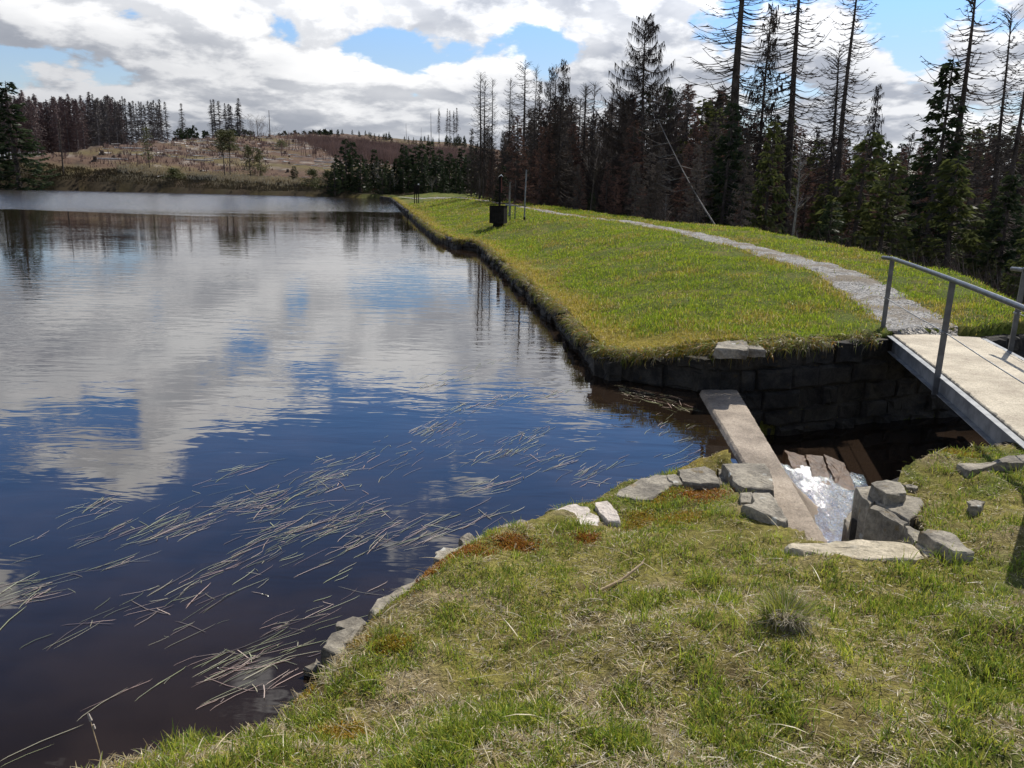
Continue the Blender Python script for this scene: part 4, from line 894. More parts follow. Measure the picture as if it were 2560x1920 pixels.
pine_px(6, 434, 425, 92, 'small olive bush like pine close to the far shore', .1, 1.1, M_needle_y, 1.)
pine_px(7, 780, 425, 92, 'low olive pine bush on the far shore', .05, 1.0, M_needle_y, .9)
pine_px(8, 818, 432, 90, 'low green bush left of the dark evergreen thicket', .05, 1.0, M_needle, .9)
def snag(xt, yt, xb, yb, Y, label, nb_=18, grp=None, rad=1.):
    xa, za = atY(xb, yb, Y); X_, Z_ = atY(xt, yt, Y); g = gz(xa, Y); H = Z_-g; r = random.Random(int(xt)); m = MB()
    o = root('dead_tree', xa, Y, g, label, 'dead tree', grp); sl_ = (X_-xa)
    m.tube([(sl_*f, 0, H*f-.1) for f in np.linspace(0, 1, 5)], [(.012*H*(1-.75*f)+.015)*rad for f in np.linspace(0, 1, 5)], 6); m.build('trunk', M_bark if rad == 1. else M_barkg, o)
    if nb_:
        m = MB()
        for i in range(nb_):
            f = r.uniform(.25, .98); L = .13*H*(1.1-f)*r.uniform(.5, 1.4); a = r.uniform(0, 6.28); b = np.array([sl_*f, 0, H*f]); m.tube([b, b+np.array([math.cos(a)*L, math.sin(a)*L, -.2*L]), b+np.array([math.cos(a)*L*1.5, math.sin(a)*L*1.5, .1*L])], [.02, .015, .006], 3)
        m.build('branches', M_twig, o)
snag(146, 295, 160, 445, 92, 'bare dark dead trunk on the far shore right of the tall left spruce', 40)
snag(342, 370, 345, 430, 100, 'short thin dead stem left of the scruffy pine', 8)
snag(395, 418, 384, 450, 92, 'slanting thin dead stem by the scruffy pine', 2)
snag(672, 275, 674, 330, 300, 'lone bare pole like snag on the skyline right of the round bare tree', 5)
snag(607, 305, 609, 340, 300, 'short pale snag between the ridge group and the round bare tree', 0)
snag(495, 330, 496, 350, 250, 'low pale snag on the upper cut slope', 0)
snag(1015, 308, 1016, 348, 300, 'short lone snag, first from the left in the gap before the right hand wood', 0)
snag(1053, 318, 1053, 348, 300, 'smallest lone snag on the skyline left of the wood', 0)
snag(1077, 282, 1078, 345, 300, 'tallest lone snag on the skyline left of the wood', 3)
# ridge wood: slim trees with bare lower stems
def ridge_tree(seed, H, c0, wide, n):
    r = random.Random(seed); T_ = MB(); C_ = MB(); zs = np.linspace(-1, H, 6); T_.tube([(0, 0, z) for z in zs], [.20*(1-.8*max(z, 0)/H) for z in zs], 5)
    for i in range(n):
        f = c0+(1-c0)*r.random()**.85; z = H*f; q = 1-(f-c0)/(1-c0); L = wide*(.12+q**.7)*r.uniform(.4, 1.1); a = r.uniform(0, 6.28)
        e = np.array([math.cos(a)*L, math.sin(a)*L, z-.25*L]); b = np.array([0, 0, z]); C_.sliver(b, e, np.array([0, 0, .07]))
        for k in range(3): g = r.uniform(.3, 1); s_ = b+(e-b)*g; C_.sliver(s_, s_+np.array([r.uniform(-.4, .4), r.uniform(-.4, .4), r.uniform(-.7, .1)]), np.array([.05, 0, .03]))
    return T_, C_
M_farbark = simple('far_grey_bark', (.10, .085, .08), (.17, .15, .145), 1, .9)
M_fartwig = mat('far_grey_twigs', leaf_fn((.060, .050, .046), (.10, .088, .082), .1)); M_farrust = mat('far_reddish_twigs', leaf_fn((.085, .055, .052), (.125, .085, .08), .1))
for i in range(3):
    T_, C_ = ridge_tree(70+i, 18, .35, 2.0+.3*i, 170); protos['ridge%d' % i] = (T_.mesh('trunk', M_farbark), C_.mesh('crown', M_fartwig), 18)
    T_, C_ = ridge_tree(80+i, 18, .30, 2.3, 260); protos['ridgered%d' % i] = (T_.mesh('trunk', M_farbark), C_.mesh('crown', M_farrust), 18)
T_, C_ = spruce(90, 7, 'green_light'); protos['ridgegreen0'] = (T_.mesh('trunk', M_bark), C_.mesh('crown', M_needle_d), 7)
def ridge(key, xt, yt, Y, label, grp, wd=1., nm='ridge_spruce', cat='dead tree'):
    X_, Z_ = atY(xt, yt, Y); g = gz(X_, Y); H = max(Z_-g, 2.); tm, cm, h0 = protos[key]; o = link(nm, None); o.location = (X_, Y, g-.2); s = H/h0; o.scale = (s*wd, s*wd, s); o.rotation_euler = (random.uniform(-.02, .02), random.uniform(-.02, .02), random.uniform(0, 6.28))
    tag(o, label, cat, grp); link('trunk', tm, o); link('crown', cm, o)
for i in range(86):
    x = -20+320*((i+random.random())/86)**1.0; y = 246+random.gauss(0, 9)+(x < 60)*-4; ridge('ridgered%d' % (i % 3) if x < 190 or random.random() < .3 else 'ridge%d' % (i % 3), x, y, random.uniform(255, 315), 'slim dead tree in the closed reddish grey wood on the far ridge', 'trees of the closed wood on the ridge', 1.15)
for x in [237, 243, 252, 255, 268, 272, 286, 290, 301, 304, 308, 322, 326, 336, 341, 345, 348, 361, 366, 371, 376, 381, 386, 391, 395, 398]:
    ridge('ridge%d' % random.randrange(3), x+random.uniform(-1, 1), 248+random.gauss(0, 6)+(x-230)*.02, random.uniform(265, 295), 'slim dead tree with see through gaps in the thinned part of the ridge wood', 'trees of the thinned ridge wood', .85)
for x, y, lab_ in [(413, 253, 'lone slim tree on the ridge just right of the ridge wood'), (452, 257, 'solitary slim tree on the skyline between the ridge wood and the group of eight')]: ridge('ridge1', x, y, 280, lab_, None, 1.)
for i, (x, y) in enumerate([(526, 247), (534, 247), (545, 250), (561, 256), (566, 258), (575, 262), (589, 255), (597, 244)]):
    ridge('ridge%d' % (i % 3), x, y, 275, ['leftmost tree', 'second tree from the left', 'third tree from the left', 'fourth tree from the left', 'fifth tree from the left', 'lowest tree', 'slimmer tree of the right hand pair', 'tallest and rightmost tree'][i]+' of the group of eight slim ridge trees', 'group of eight slim trees on the ridge', 1.1)
for i, (x, y) in enumerate([(1098, 268), (1117, 270), (1125, 274), (1135, 275), (1143, 268)]):
    ridge('ridge%d' % (i % 3), x, y, 290, ['lone first tree', 'second tree', 'third tree', 'fourth tree', 'last tree'][i]+' of the row of five slim trees left of the big wood', 'row of five slim trees on the right skyline', .9)
for i in range(100):
    x = random.choice([random.uniform(420, 640), random.uniform(690, 850), random.uniform(780, 980), random.uniform(900, 1180), random.uniform(1000, 1180)]); y = np.interp(x, [420, 520, 640, 700, 780, 900, 960, 1060, 1180], [322, 322, 322, 330, 322, 326, 334, 338, 340])+random.gauss(0, 4)
    ridge('ridgegreen0', x, y, random.uniform(240, 300), 'small dark conifer in the jagged line along the far skyline', 'small conifers along the skyline', random.uniform(.9, 1.4), 'small_conifer', 'small conifer')
# reddish birch scrub, heather and felling debris
def scrub(n, xr_, Yr, hh, mt, name, label, fy=None, w_=.012, up=1.):
    m = MB(); r = random.Random(len(name)+n)
    XX = []; 
    for i in range(n):
        x = r.uniform(*xr_); Y = r.uniform(*Yr); XX.append(((x-1280)/2000*Y/math.cos(PIT)*.98, Y, x))
    A = np.array(XX); G = height(A[:, 0], A[:, 1])[0]
    for (X_, Y, x), g in zip(XX, G):
        if fy and not fy(x, Y, r): continue
        L = r.uniform(*hh)
        for k in range(4):
            q = np.array([X_+r.uniform(-.4, .4), Y+r.uniform(-.4, .4), g]); e = q+np.array([r.uniform(-.35, .35), r.uniform(-.35, .35), up*r.uniform(.6, 1)])*L; m.sliver(q, e, np.array([w_*Y/100*1.6, 0, 0]))
            f = r.uniform(.3, .8); s_ = q+(e-q)*f; m.sliver(s_, s_+np.array([r.uniform(-.3, .3), r.uniform(-.3, .3), .35])*L, np.array([w_*Y/100, 0, 0]))
    return tag(m.build(name, mt), label, 'scrub', kind='stuff')
scrub(4200, (715, 1220), (135, 200), (1.0, 2.6), M_redshrub, 'birch_scrub', 'wide band of reddish brown leafless birch scrub on the far slope', lambda x, Y, r: x > 835-(Y-150)*1.8 or r.random() < .06, .02)
scrub(2600, (-60, 700), (96, 260), (.25, .8), M_redshrub, 'heather', 'low brown heather and saplings on the cut slope', None, .03)
scrub(1700, (-40, 1000), (90, 95), (.12, .45), M_banktw, 'shore_grass', 'olive tufts and low growth along the far shore', None, .04, 1.)
scrub(1500, (330, 900), (93, 99), (.25, .6), M_straw, 'pale_tussocks', 'pale dry tussock grass behind the far shore', None, .05)
scrub(900, (300, 640), (225, 250), (.8, 2.2), M_twig, 'dark_scrub', 'dark low scrub along the foot of the ridge wood', None, .04)
m = MB(); r = random.Random(12); pts_ = np.array([(r.uniform(-62, 0), r.uniform(93, 235)) for _ in range(1500)]); pts_[:, 0] *= pts_[:, 1]/100; G = height(pts_[:, 0], pts_[:, 1])[0]
for (x, y), g in zip(pts_, G):
    if fbm(np.array(x*.08), np.array(y*.08)) < -.15: continue
    L = r.uniform(.4, 2.6)*(1+.4*(y > 150)); a = r.uniform(-.5, .5)+(r.random() < .25)*1.3; e = np.array([math.cos(a), math.sin(a), r.uniform(-.05, .12)])*L/2; c = np.array([x, y, g+.10]); m.tube([c-e, c+e], [r.uniform(.03, .10), .02], 4)
tag(m.build('felling_debris', M_barkw), 'pale felled branches and bark strewn over the cut slope', 'debris', kind='stuff')
M_stump = simple('stump_wood', (.05, .035, .028), (.12, .085, .06), 4, .9)
m = MB(); r = random.Random(4); m.tube([(0, 0, -.2), (.02, 0, .1), (.03, 0, .42)], [.34, .24, .21], 9)
for k in range(6): a = k*1.05; m.tube([(0, 0, .12), (math.cos(a)*.5, math.sin(a)*.5, -.1)], [.10, .04], 4)
stm = m.mesh('tree_stump', M_stump)
for i in range(90):
    Y = r.uniform(97, 225); x = r.uniform(90, 980); X_ = (x-1280)/2000*Y; o = link('tree_stump', stm); s = r.uniform(.5, 1.15); o.location = (X_, Y, gz(X_, Y)); o.scale = (s, s, s*r.uniform(.7, 1.5)); o.rotation_euler = (r.uniform(-.2, .2), r.uniform(-.2, .2), r.uniform(0, 6))
    tag(o, 'dark weathered stump on the felled slope across the pond', 'tree stump', 'stumps on the cut slope')
r = random.Random(14)
for i, (x, y, L, a) in enumerate([(120, 396, 9, .05), (150, 402, 8, -.05), (110, 410, 10, .12), (330, 428, 7, .1), (250, 425, 6, -.2), (480, 433, 10, 0.02), (200, 372, 6, .2), (420, 390, 7, .3), (560, 412, 6, .1), (285, 438, 6, .25)]):
    Y = 96+(445-y)*1.4; X_ = atY(x, y, Y)[0]; m = MB(); g = gz(X_, Y); e = np.array([math.cos(a), math.sin(a), 0])*L/2*.6
    m.tube([np.array([0, 0, .12])-e, np.array([0, 0, .16]), np.array([0, 0, .14])+e], [.13, .11, .07], 7)
    o = m.build('felled_log', M_barkw); o.location = (X_, Y, g); tag(o, 'pale felled trunk lying on the cut slope across the pond', 'log', 'felled trunks on the cut slope')
# ------------------------------------------------------------------ grass
def blades(name, x, y, L, W, col, mt, lay=None, lift=0., seed=1, bend=.5, zz=None, azim=None):
    """each blade: two quads and a tip, curved over in a random direction"""
    g = np.random.default_rng(seed); n = len(x); z = (height(x, y)[0] if zz is None else zz)+lift
    az = g.uniform(0, 2*np.pi, n) if azim is None else azim; el = (np.pi/2-np.abs(g.normal(0, .42, n))) if lay is None else lay
    d1 = np.c_[np.cos(az)*np.cos(el), np.sin(az)*np.cos(el), np.sin(el)]; bd_ = g.uniform(.2, 1., n)*bend
    e2 = el-bd_; d2 = np.c_[np.cos(az)*np.cos(e2), np.sin(az)*np.cos(e2), np.sin(e2)]; e3 = el-2.1*bd_; d3 = np.c_[np.cos(az)*np.cos(e3), np.sin(az)*np.cos(e3), np.sin(e3)]
    wa = az+np.pi/2+g.normal(0, .6, n); wv = np.c_[np.cos(wa), np.sin(wa), g.normal(0, .25, n)]*(W/2)[:, None]
    p0 = np.c_[x, y, z-.004]; p1 = p0+d1*(L*.36)[:, None]; p2 = p1+d2*(L*.34)[:, None]; p3 = p2+d3*(L*.30)[:, None]
    V = np.stack([p0-wv*.8, p0+wv*.8, p1-wv, p1+wv, p2-wv*.75, p2+wv*.75, p3-wv*.12, p3+wv*.12], 1).reshape(-1, 3)
    b = np.arange(n)[:, None, None]*8; FQ = (b+np.array([[0, 1, 3, 2], [2, 3, 5, 4], [4, 5, 7, 6]])[None]).reshape(-1, 4)
    return link(name, np_mesh(name, V, FQ, mt, np.repeat(col, 8, 0)))
def in_stones(x, y):
    bad = np.zeros(x.shape, bool)
    for L, z, th, mt, lab_ in ST: bad |= sdist(x, y, pxs(L, z)) < -.015
    return bad
g = np.random.default_rng(3)
def sample(n, r0_, r1_, a0, a1, p=1.6):      # polar samples, thinning with distance
    u = g.random(n); rr = (r0_**(2-p)+u*(r1_**(2-p)-r0_**(2-p)))**(1/(2-p)); a = np.radians(g.uniform(a0, a1, n)); return rr*np.sin(a), rr*np.cos(a)
GREEN = np.array([[.24, .32, .03], [.33, .38, .04], [.13, .21, .025], [.42, .40, .06], [.26, .30, .06]]); DRY = np.array([[.50, .41, .24], [.38, .30, .16], [.58, .50, .33], [.30, .23, .12], [.45, .40, .30]]); MOSS = np.array([[.36, .26, .03], [.28, .21, .03], [.40, .20, .03], [.22, .20, .03]])
# near bank
x, y = sample(470000, 1.2, 8.0, -40, 40, 1.75)
sd = sdist(x, y, POND); sc_ = sdist(x, y, CHAN)
ok = (sd > .04) & (sc_ > .12) & ((y < 6.6+.25*(x-2))) & (sdist(x, y, [(1.58, 4.5), (2.3, 4.5), (2.7, 9.6), (2.2, 9.6)]) > .03); x, y, sd, sc_ = x[ok], y[ok], sd[ok], sc_[ok]
clump = .55*fbm(x*2.0, y*2.0, 3)+1.0*fbm(x*6.5, y*6.5, 3); bare = .6*fbm(x*1.3+30, y*1.3+8, 3)+.8*fbm(x*7+3, y*7, 3)
MP = [(1745, 1225, 75, 26, 0), (1600, 1290, 45, 26, 1), (1640, 1240, 40, 20, 1), (1150, 1392, 80, 22, 0), (1080, 1420, 40, 14, 0), (750, 1680, 40, 22, 1), (905, 1560, 40, 26, 1), (980, 1620, 50, 20, 1), (2540, 1165, 60, 14, 0), (2390, 1235, 50, 14, 1), (1290, 1370, 60, 18, 0), (1460, 1345, 40, 14, 0), (850, 1850, 60, 30, 1), (1700, 1300, 60, 24, 1), (2300, 1225, 30, 10, 1)]
mxy = []; mcol = []
for cx, cy, sx_, sy_, kk_ in MP:
    for i in range(int(3000*sx_*sy_/2000)):
        px__, py__ = cx+sx_*g.normal(0, .45), cy+sy_*g.normal(0, .45); mxy.append(at(px__, py__, .24 if cy < 1500 else .3)); mcol.append([(.36, .15, .025), (.42, .22, .03), (.26, .10, .02)][g.integers(0, 3)] if kk_ == 0 else [(.40, .29, .03), (.30, .24, .03), (.42, .24, .03)][g.integers(0, 3)])
mxy = np.array(mxy); mcol = np.array(mcol); mm = (sdist(mxy[:, 0], mxy[:, 1], POND) > .02) & (sdist(mxy[:, 0], mxy[:, 1], CHAN) > .1) & ~in_stones(mxy[:, 0], mxy[:, 1]); mxy, mcol = mxy[mm], mcol[mm]
tag(blades('moss', mxy[:, 0], mxy[:, 1], g.uniform(.010, .024, len(mxy)), np.full(len(mxy), .006), mcol*g.uniform(.6, 1.2, len(mxy))[:, None], M_blade, np.abs(g.normal(.9, .4, len(mxy))), .004, 31, .6), 'rust orange and yellow moss cushions between the bank stones', 'moss', kind='stuff')
inst = in_stones(x, y); cement = (np.abs(x-at(1440, 1300, .2)[0]) < .42) & (np.abs(y-at(1440, 1300, .2)[1]) < .22) & (sd < .42)
keep = ~inst & ~(cement & (g.random(x.size) < .96)) & (g.random(x.size) < np.clip(.80-1.7*bare, .06, 1)) & (g.random(x.size) < np.clip(.15+sd/.22, 0, 1))
x, y, sd, clump, bare = x[keep], y[keep], sd[keep], clump[keep], bare[keep]; n = x.size
dryp = np.clip(.56-1.2*clump+.6*bare+.25*sstep(3.2, 2.2, y), .2, .95); isdry = g.random(n) < dryp
mossp = sstep(.55, .1, sd)*sstep(-.15, .25, fbm(x*.8+9, y*.8+70, 3))*.7
moss = g.random(n) < mossp
C = np.where(isdry[:, None], DRY[g.integers(0, 5, n)], GREEN[g.integers(0, 5, n)])*(g.uniform(.5, 1.3, n)[:, None]); C = np.where(moss[:, None], MOSS[g.integers(0, 4, n)]*g.uniform(.7, 1.2, n)[:, None], C)
Ln = np.where(isdry, g.uniform(.02, .06, n), g.uniform(.014, .042, n)*(1+1.3*np.clip(clump, 0, 1))); Ln = np.where(moss, g.uniform(.008, .02, n), Ln)
near_edge = (sd < .35) & (y < 3.7); Ln = np.where(near_edge & ~moss, Ln*1.7, Ln)
el = np.where(isdry, np.abs(g.normal(.12, .28, n)), np.pi/2-np.abs(g.normal(0, .55, n)))
D = np.hypot(x, y); Wd = np.where(moss, .004, np.where(isdry, .0029, .0034))*(1+.06*D)
tag(blades('bank_grass', x, y, Ln, Wd, C, M_blade, el, 0, 5, .45), 'short green and straw coloured grass on the near bank', 'grass', kind='stuff')
# longer straws lying about
n = 2600; x, y = sample(n, 1.4, 7, -34, 36, 1.5); ok = (sdist(x, y, POND) > .1) & (sdist(x, y, CHAN) > .15) & (y < 6+.25*(x-2)) & ~in_stones(x, y); x, y = x[ok], y[ok]; n = x.size
tag(blades('straw_litter', x, y, g.uniform(.05, .17, n), g.uniform(.002, .005, n), DRY[g.integers(0, 5, n)]*g.uniform(.9, 1.3, n)[:, None], M_blade, np.abs(g.normal(.05, .2, n)), .012, 8, .25), 'pale dry straws lying on the near bank', 'straw', kind='stuff')
# taller green tufts
tx_, ty_ = sample(260, 1.6, 7.0, -34, 36, 1.4); edge_t = [at(x_, y_, .1) for x_, y_ in [(270, 1890), (330, 1870), (420, 1830), (470, 1800), (520, 1790), (560, 1760), (620, 1745), (380, 1900), (240, 1910), (300, 1915)]]+[at(x_, y_, .55) for x_, y_ in [(2260, 1410), (2370, 1395), (1800, 1410), (1760, 1400), (1480, 1400), (2560, 1220), (2540, 1200), (1330, 1640), (1110, 1530), (2120, 1680), (2350, 1880), (1750, 1700), (1600, 1560)]]
tx_ = np.r_[tx_, [q[0] for q in edge_t]]; ty_ = np.r_[ty_, [q[1] for q in edge_t]]
ok = (sdist(tx_, ty_, POND) > .03) & (sdist(tx_, ty_, CHAN) > .16) & (ty_ < 6+.25*(tx_-2)); ne = len(edge_t); big = np.r_[np.zeros(260), np.ones(ne)][ok]; tx_, ty_ = tx_[ok], ty_[ok]
k = 46; x = (tx_[:, None]+g.normal(0, .035, (tx_.size, k))).ravel(); y = (ty_[:, None]+g.normal(0, .035, (tx_.size, k))).ravel(); n = x.size; bg_ = np.repeat(big, k)
tag(blades('grass_tufts', x, y, g.uniform(.03, .085, n)*(1+.9*bg_), np.full(n, .0036), GREEN[g.integers(0, 5, n)]*g.uniform(.8, 1.3, n)[:, None], M_blade, None, 0, 9, .6), 'fresh green grass tufts dotted over the near bank', 'grass', kind='stuff')
# grass on the dam
x, y = sample(520000, 8.6, 62, -18, 38, 1.55); xr = x-np.interp(y, [10, 11.2, 13.6, 17.1, 21.9, 28.2, 33, 83], [1.1, 1., .8, .3, -.4, -1.3, -3.3, -12.9]); bdd = np.interp(y, [9, 11.4, 15.3, 19.4, 28.6, 33.5, 47, 86], [6.6, 6.6, 8.0, 8.8, 9.4, 8.6, 7.6, 8.5])
sd = sdist(x, y, POND); sc_ = sdist(x, y, CHAN); pd = pdist(x, y, [tuple(q) for q in PL[::6]])
D = np.hypot(x, y); pw = np.interp(D, [10.5, 14, 22, 35, 80], [.46, .50, .45, .38, .35])
ok = (y > 9.3) & (sd > .03) & (sc_ > .06) & (xr < bdd+1.5) & ((pd > pw*(.86+.3*fbm(x*3, y*3, 3))) | (g.random(x.size) < .035)) & ~((y < 10.95) & (x > 5.0) & (x < 6.3+.2*(y-10))); x, y, sd, D, pd, pw = [q[ok] for q in (x, y, sd, D, pd, pw)]; n = x.size
g2 = fbm(x*.9, y*.9, 4)*1.3+.6*fbm(x*4, y*4, 2); yel = np.clip(.18+.8*sstep(1.2, .1, sd)+.9*g2+.5*sstep(.5, .0, pd-pw), .03, .9); u = g.random(n)
DG = np.array([[.23, .33, .02], [.32, .40, .03], [.13, .20, .02], [.40, .42, .04]]); DY = np.array([[.38, .30, .04], [.44, .34, .07], [.30, .24, .03], [.50, .40, .18]])
C = np.where((u < yel)[:, None], DY[g.integers(0, 4, n)], DG[g.integers(0, 4, n)])*g.uniform(.7, 1.25, n)[:, None]
Ln = g.uniform(.03, .07, n)*(1+1.2*np.clip(fbm(x*2.5, y*2.5, 3), -.5, 1))*(1+.012*D)
bareg = fbm(x*.8+50, y*.8+20, 3)+.5*fbm(x*4, y*4, 2); kp = g.random(n) < np.clip(1.0-1.9*bareg, .05, 1); 
tag(blades('dam_grass', x[kp], y[kp], Ln[kp], (.004*(1+.10*D))[kp], C[kp], M_blade, None, 0, 6, .5), 'short bright green grass covering the dam', 'grass', kind='stuff')
DG_ = np.array([[.16, .22, .03], [.24, .26, .04]])
# overhanging dry grass and roots on the dam wall
q = g.random(17000)**.85; ln = smooth_line([(4.7, 10.3), (3.6, 9.83), (2.42, 9.44), (1.14, 10.13), (1.0, 11.2), (.8, 13.6), (.3, 17.1), (-.4, 21.9), (-1.3, 28.2), (-2.15, 28.9), (-3.3, 33), (-6.5, 50)], 400); i_ = (q*399).astype(int); x = ln[i_, 0]+g.normal(.06, .05, q.size); y = ln[i_, 1]+g.normal(.04, .05, q.size); n = x.size
cl = fbm(x*1.5, y*1.5, 3) > -.12; x, y = x[cl], y[cl]; n = x.size
zw = np.where((x > 1.2) & (y < 10.6), .37+.22*sstep(1.2, 2.6, x), np.interp(y, [9.3, 10, 13, 30], [.50, .38, .31, .30]))+g.uniform(-.08, .05, n)
tag(blades('overhanging_grass', x, y, g.uniform(.06, .24, n), .005*(1+.05*y), np.where((g.random(n) < .4)[:, None], DRY[g.integers(0, 5, n)]*.6, np.where((g.random(n) < .5)[:, None], MOSS[g.integers(0, 4, n)], DG_[g.integers(0, 2, n)])), M_blade, g.normal(.2, .4, n), 0, 12, .9, zz=zw, azim=g.normal(math.pi*1.1, .8, n)), 'dry grass and roots hanging over the dam wall', 'grass', kind='stuff')
# tussock
cx, cy = at(1960, 1560, .62); n = 1000; a = g.uniform(0, 6.28, n); rr = g.random(n)**.6*.085; x = cx+rr*np.cos(a); y = cy+rr*np.sin(a)
front = (np.sin(a) < -.2) & (g.random(n) < .75)
C = np.where(front[:, None], np.array([[.42, .37, .26]])*g.uniform(.3, 1.2, n)[:, None], np.where((g.random(n) < .6)[:, None], GREEN[g.integers(0, 5, n)], DRY[g.integers(0, 5, n)]*.8))
el_ = np.where(front, np.abs(g.normal(.75, .2, n)), np.pi/2-rr/.085*.3-np.abs(g.normal(0, .25, n)))
o = blades('grass_tussock', x, y, np.where(front, g.uniform(.07, .13, n), g.uniform(.08, .17, n)), np.full(n, .003), C, M_blade, el_, np.where(front, .035, .01), 13, np.where(front, 1.25, .55), azim=np.where(front, -np.pi/2+g.normal(0, .7, n), a+g.normal(0, .5, n))); tag(o, 'bushy tussock with bleached blades hanging down its front on the near bank', 'tussock')
# stick, stalk
a1, a2 = at(1502, 1403, .52), at(1612, 1366, .52); m = MB(); m.tube([(a1[0], a1[1], gz(*a1)+.03), ((a1[0]+a2[0])/2, (a1[1]+a2[1])/2+.005, gz(*a1)+.045), (a2[0]-.01, a2[1], gz(*a2)+.05), (a2[0]+.01, a2[1]+.03, gz(*a2)+.07)], [.009, .008, .007, .003], 7); tag(m.build('dry_stick', M_stick), 'pale dry stick lying in the grass near the moss', 'stick')
sx_, sy_ = at(262, 1925, .1); zt_ = atY(224, 1795, sy_+.02); m = MB(); m.tube([(sx_, sy_, .05), ((sx_+zt_[0])/2+.01, sy_, (zt_[1]+.05)/2), (zt_[0], sy_+.02, zt_[1])], [.003, .0025, .002], 5)
stalk = root('dead_stalk', 0, 0, 0, 'thin dead stalk with a whitish withered tip at the lower left', 'stalk'); m.build('stem', M_stick, stalk); m = MB(); m.tube([(zt_[0], sy_+.02, zt_[1]), (zt_[0]-.004, sy_+.02, zt_[1]+.02), (zt_[0]+.004, sy_+.02, zt_[1]-.012)], [.006, .004, .007], 6); m.tube([(zt_[0]+.014, sy_+.02, zt_[1]-.05), (zt_[0]+.012, sy_+.02, zt_[1]-.03)], [.006, .004], 6); m.build('tip', M_pale, stalk)
# ------------------------------------------------------------------ floating blades on the pond
V = []; WC = np.array([[.52, .48, .33], [.44, .45, .28], [.56, .44, .36], [.40, .42, .22], [.50, .36, .30]])
cl = [(70, 1480, 90, 40, 60), (250, 1260, 80, 14, 26), (330, 1335, 210, 40, 90), (480, 1310, 70, 22, 40), (600, 1260, 80, 30, 50), (700, 1250, 110, 45, 110), (800, 1210, 90, 30, 60), (740, 1330, 140, 40, 110), (880, 1290, 110, 35, 70), (840, 1160, 90, 22, 40), (960, 1330, 120, 50, 70), (1100, 1320, 80, 30, 45), (620, 1400, 150, 30, 60), (440, 1500, 150, 40, 50), (300, 1410, 60, 14, 16), (560, 1690, 110, 60, 70), (700, 1640, 80, 50, 40), (750, 1560, 120, 35, 30), (480, 1560, 120, 60, 12), (150, 1610, 90, 30, 8), (330, 1720, 110, 40, 10), (90, 1870, 60, 30, 5), (1080, 1070, 60, 16, 60), (1090, 960, 60, 12, 50), (1150, 1020, 60, 12, 40), (1280, 1125, 90, 18, 80), (1380, 1155, 100, 28, 50), (1220, 1220, 90, 35, 45), (1210, 1290, 70, 18, 20), (1500, 1180, 110, 28, 60), (1340, 1080, 120, 16, 60), (1240, 1010, 110, 14, 50), (1380, 985, 60, 9, 40), (1640, 1000, 90, 22, 90), (1600, 985, 80, 12, 60), (1690, 1080, 90, 40, 40), (1720, 1150, 90, 20, 26), (1020, 1130, 220, 60, 90), (600, 1180, 120, 24, 24), (260, 1560, 160, 20, 10), (130, 1330, 120, 14, 12), (900, 1480, 90, 26, 14), (880, 1580, 60, 30, 20), (800, 1430, 160, 80, 16), (1250, 900, 200, 12, 60)]
seg = []; r = random.Random(21)
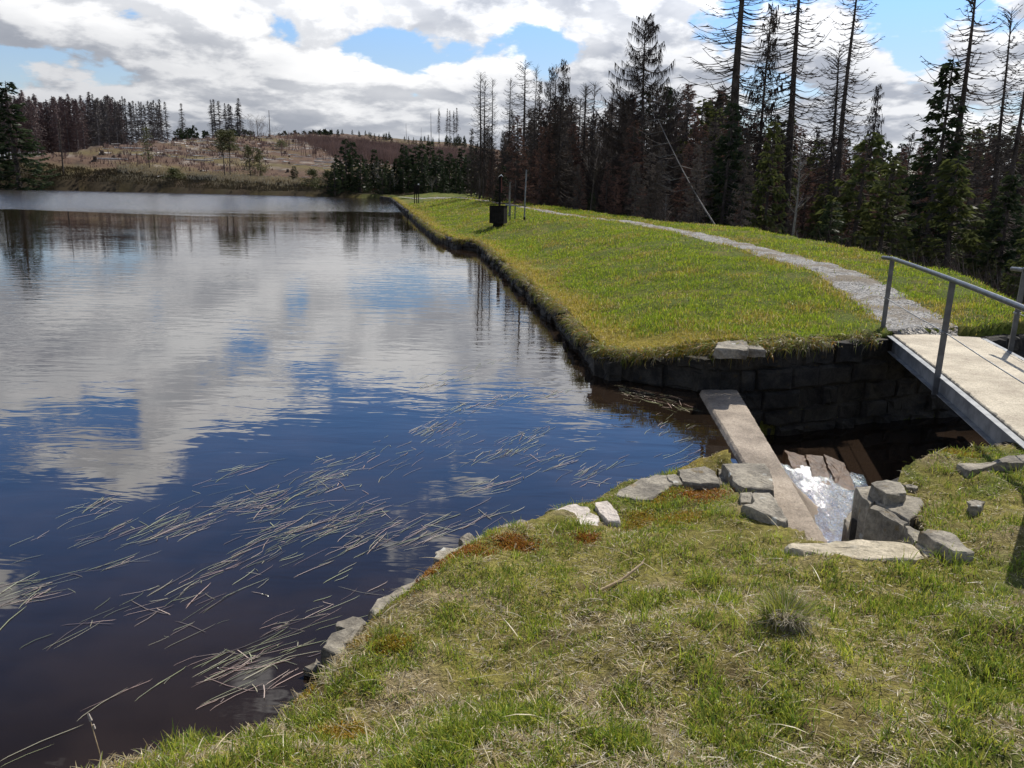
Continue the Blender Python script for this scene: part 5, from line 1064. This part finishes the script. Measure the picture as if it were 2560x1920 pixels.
for cx, cy, sx_, sy_, n in cl:
    ang0 = 22+r.uniform(-5, 5) if cx < 1550 or cy > 1040 else -14
    for i in range(int(n*.5)):
        u, v = r.gauss(0, .5), r.gauss(0, .5); th = math.radians(14 if ang0 > 0 else -14); x = cx+u*sx_*math.cos(th)+v*sy_*.3; y = cy-u*sx_*math.sin(th)+v*sy_
        q = at(x, y, 0); aim = ang0+r.gauss(0, 7)+(r.random() < .08)*r.uniform(-60, 40); q2 = at(x+40*math.cos(math.radians(aim)), y-40*math.sin(math.radians(aim)), 0); dv = np.array(q2)-np.array(q); dv /= np.linalg.norm(dv)
        L = r.uniform(.10, .36)*(1 if q[1] < 7 else .8)
        seg.append((q[0], q[1], dv[0], dv[1], L))
        if r.random() < .25: seg.append((q[0]+dv[0]*L/2, q[1]+dv[1]*L/2, -dv[0]*.5+r.uniform(-.8, .8), -dv[1]*.5+r.uniform(-.8, .8), -L*r.uniform(.2, .5)))
S = np.array(seg); c_ok = sdist(S[:, 0], S[:, 1], POND) < -.06; S = S[c_ok]; n = len(S); nn = np.hypot(S[:, 2], S[:, 3])+1e-9; dx, dy = S[:, 2]/nn, S[:, 3]/nn; L = S[:, 4]; one = L < 0; L = np.abs(L)
c0 = np.where(one, 0., -.5)*L; V = []; FQs = []; w_ = g.uniform(.0008, .0022, n)*(1+.05*S[:, 1]); cv = g.normal(0, .05, n)*L
for f, zf, wf in ((0, .0, .3), (.12, .004, 1), (.5, .005, 1), (.88, .005, .9), (1., .009, .15)):
    px__ = S[:, 0]+dx*(c0+f*L)-dy*cv*(4*f*(1-f)); py__ = S[:, 1]+dy*(c0+f*L)+dx*cv*(4*f*(1-f))
    V += [np.c_[px__-dy*w_*wf, py__+dx*w_*wf, np.full(n, zf)], np.c_[px__+dy*w_*wf, py__-dx*w_*wf, np.full(n, zf)]]
V = np.stack(V, 1).reshape(-1, 3); b = np.arange(n)[:, None, None]*10; FQ = (b+np.array([[0, 1, 3, 2], [2, 3, 5, 4], [4, 5, 7, 6], [6, 7, 9, 8]])[None]).reshape(-1, 4)
col_ = np.repeat(WC[g.integers(0, 5, n)]*g.uniform(.2, 1.0, n)[:, None], 10, 0)
tag(link('floating_water_grass', np_mesh('floating_water_grass', V, FQ, M_weed, col_)), 'pale grass like blades floating in drifts on the pond', 'water plants', kind='stuff')
# unseen board added right of frame, to throw a shadow across the bank
sbx, sby = 3.54, 4.66; sg = root('shadow_board', sbx, sby, gz(sbx, sby), 'made-up wooden board on two posts outside the right edge, added to shade the bank', 'shadow board', rz=.4)
m = MB(); m.box((0, 0, 1.0), (.34, .025, .3)); m.build('board', M_darkwood, sg)
for s in (-.3, .3): m = MB(); m.box((s, .06, .6), (.04, .035, .75)); m.build('post', M_darkwood, sg)
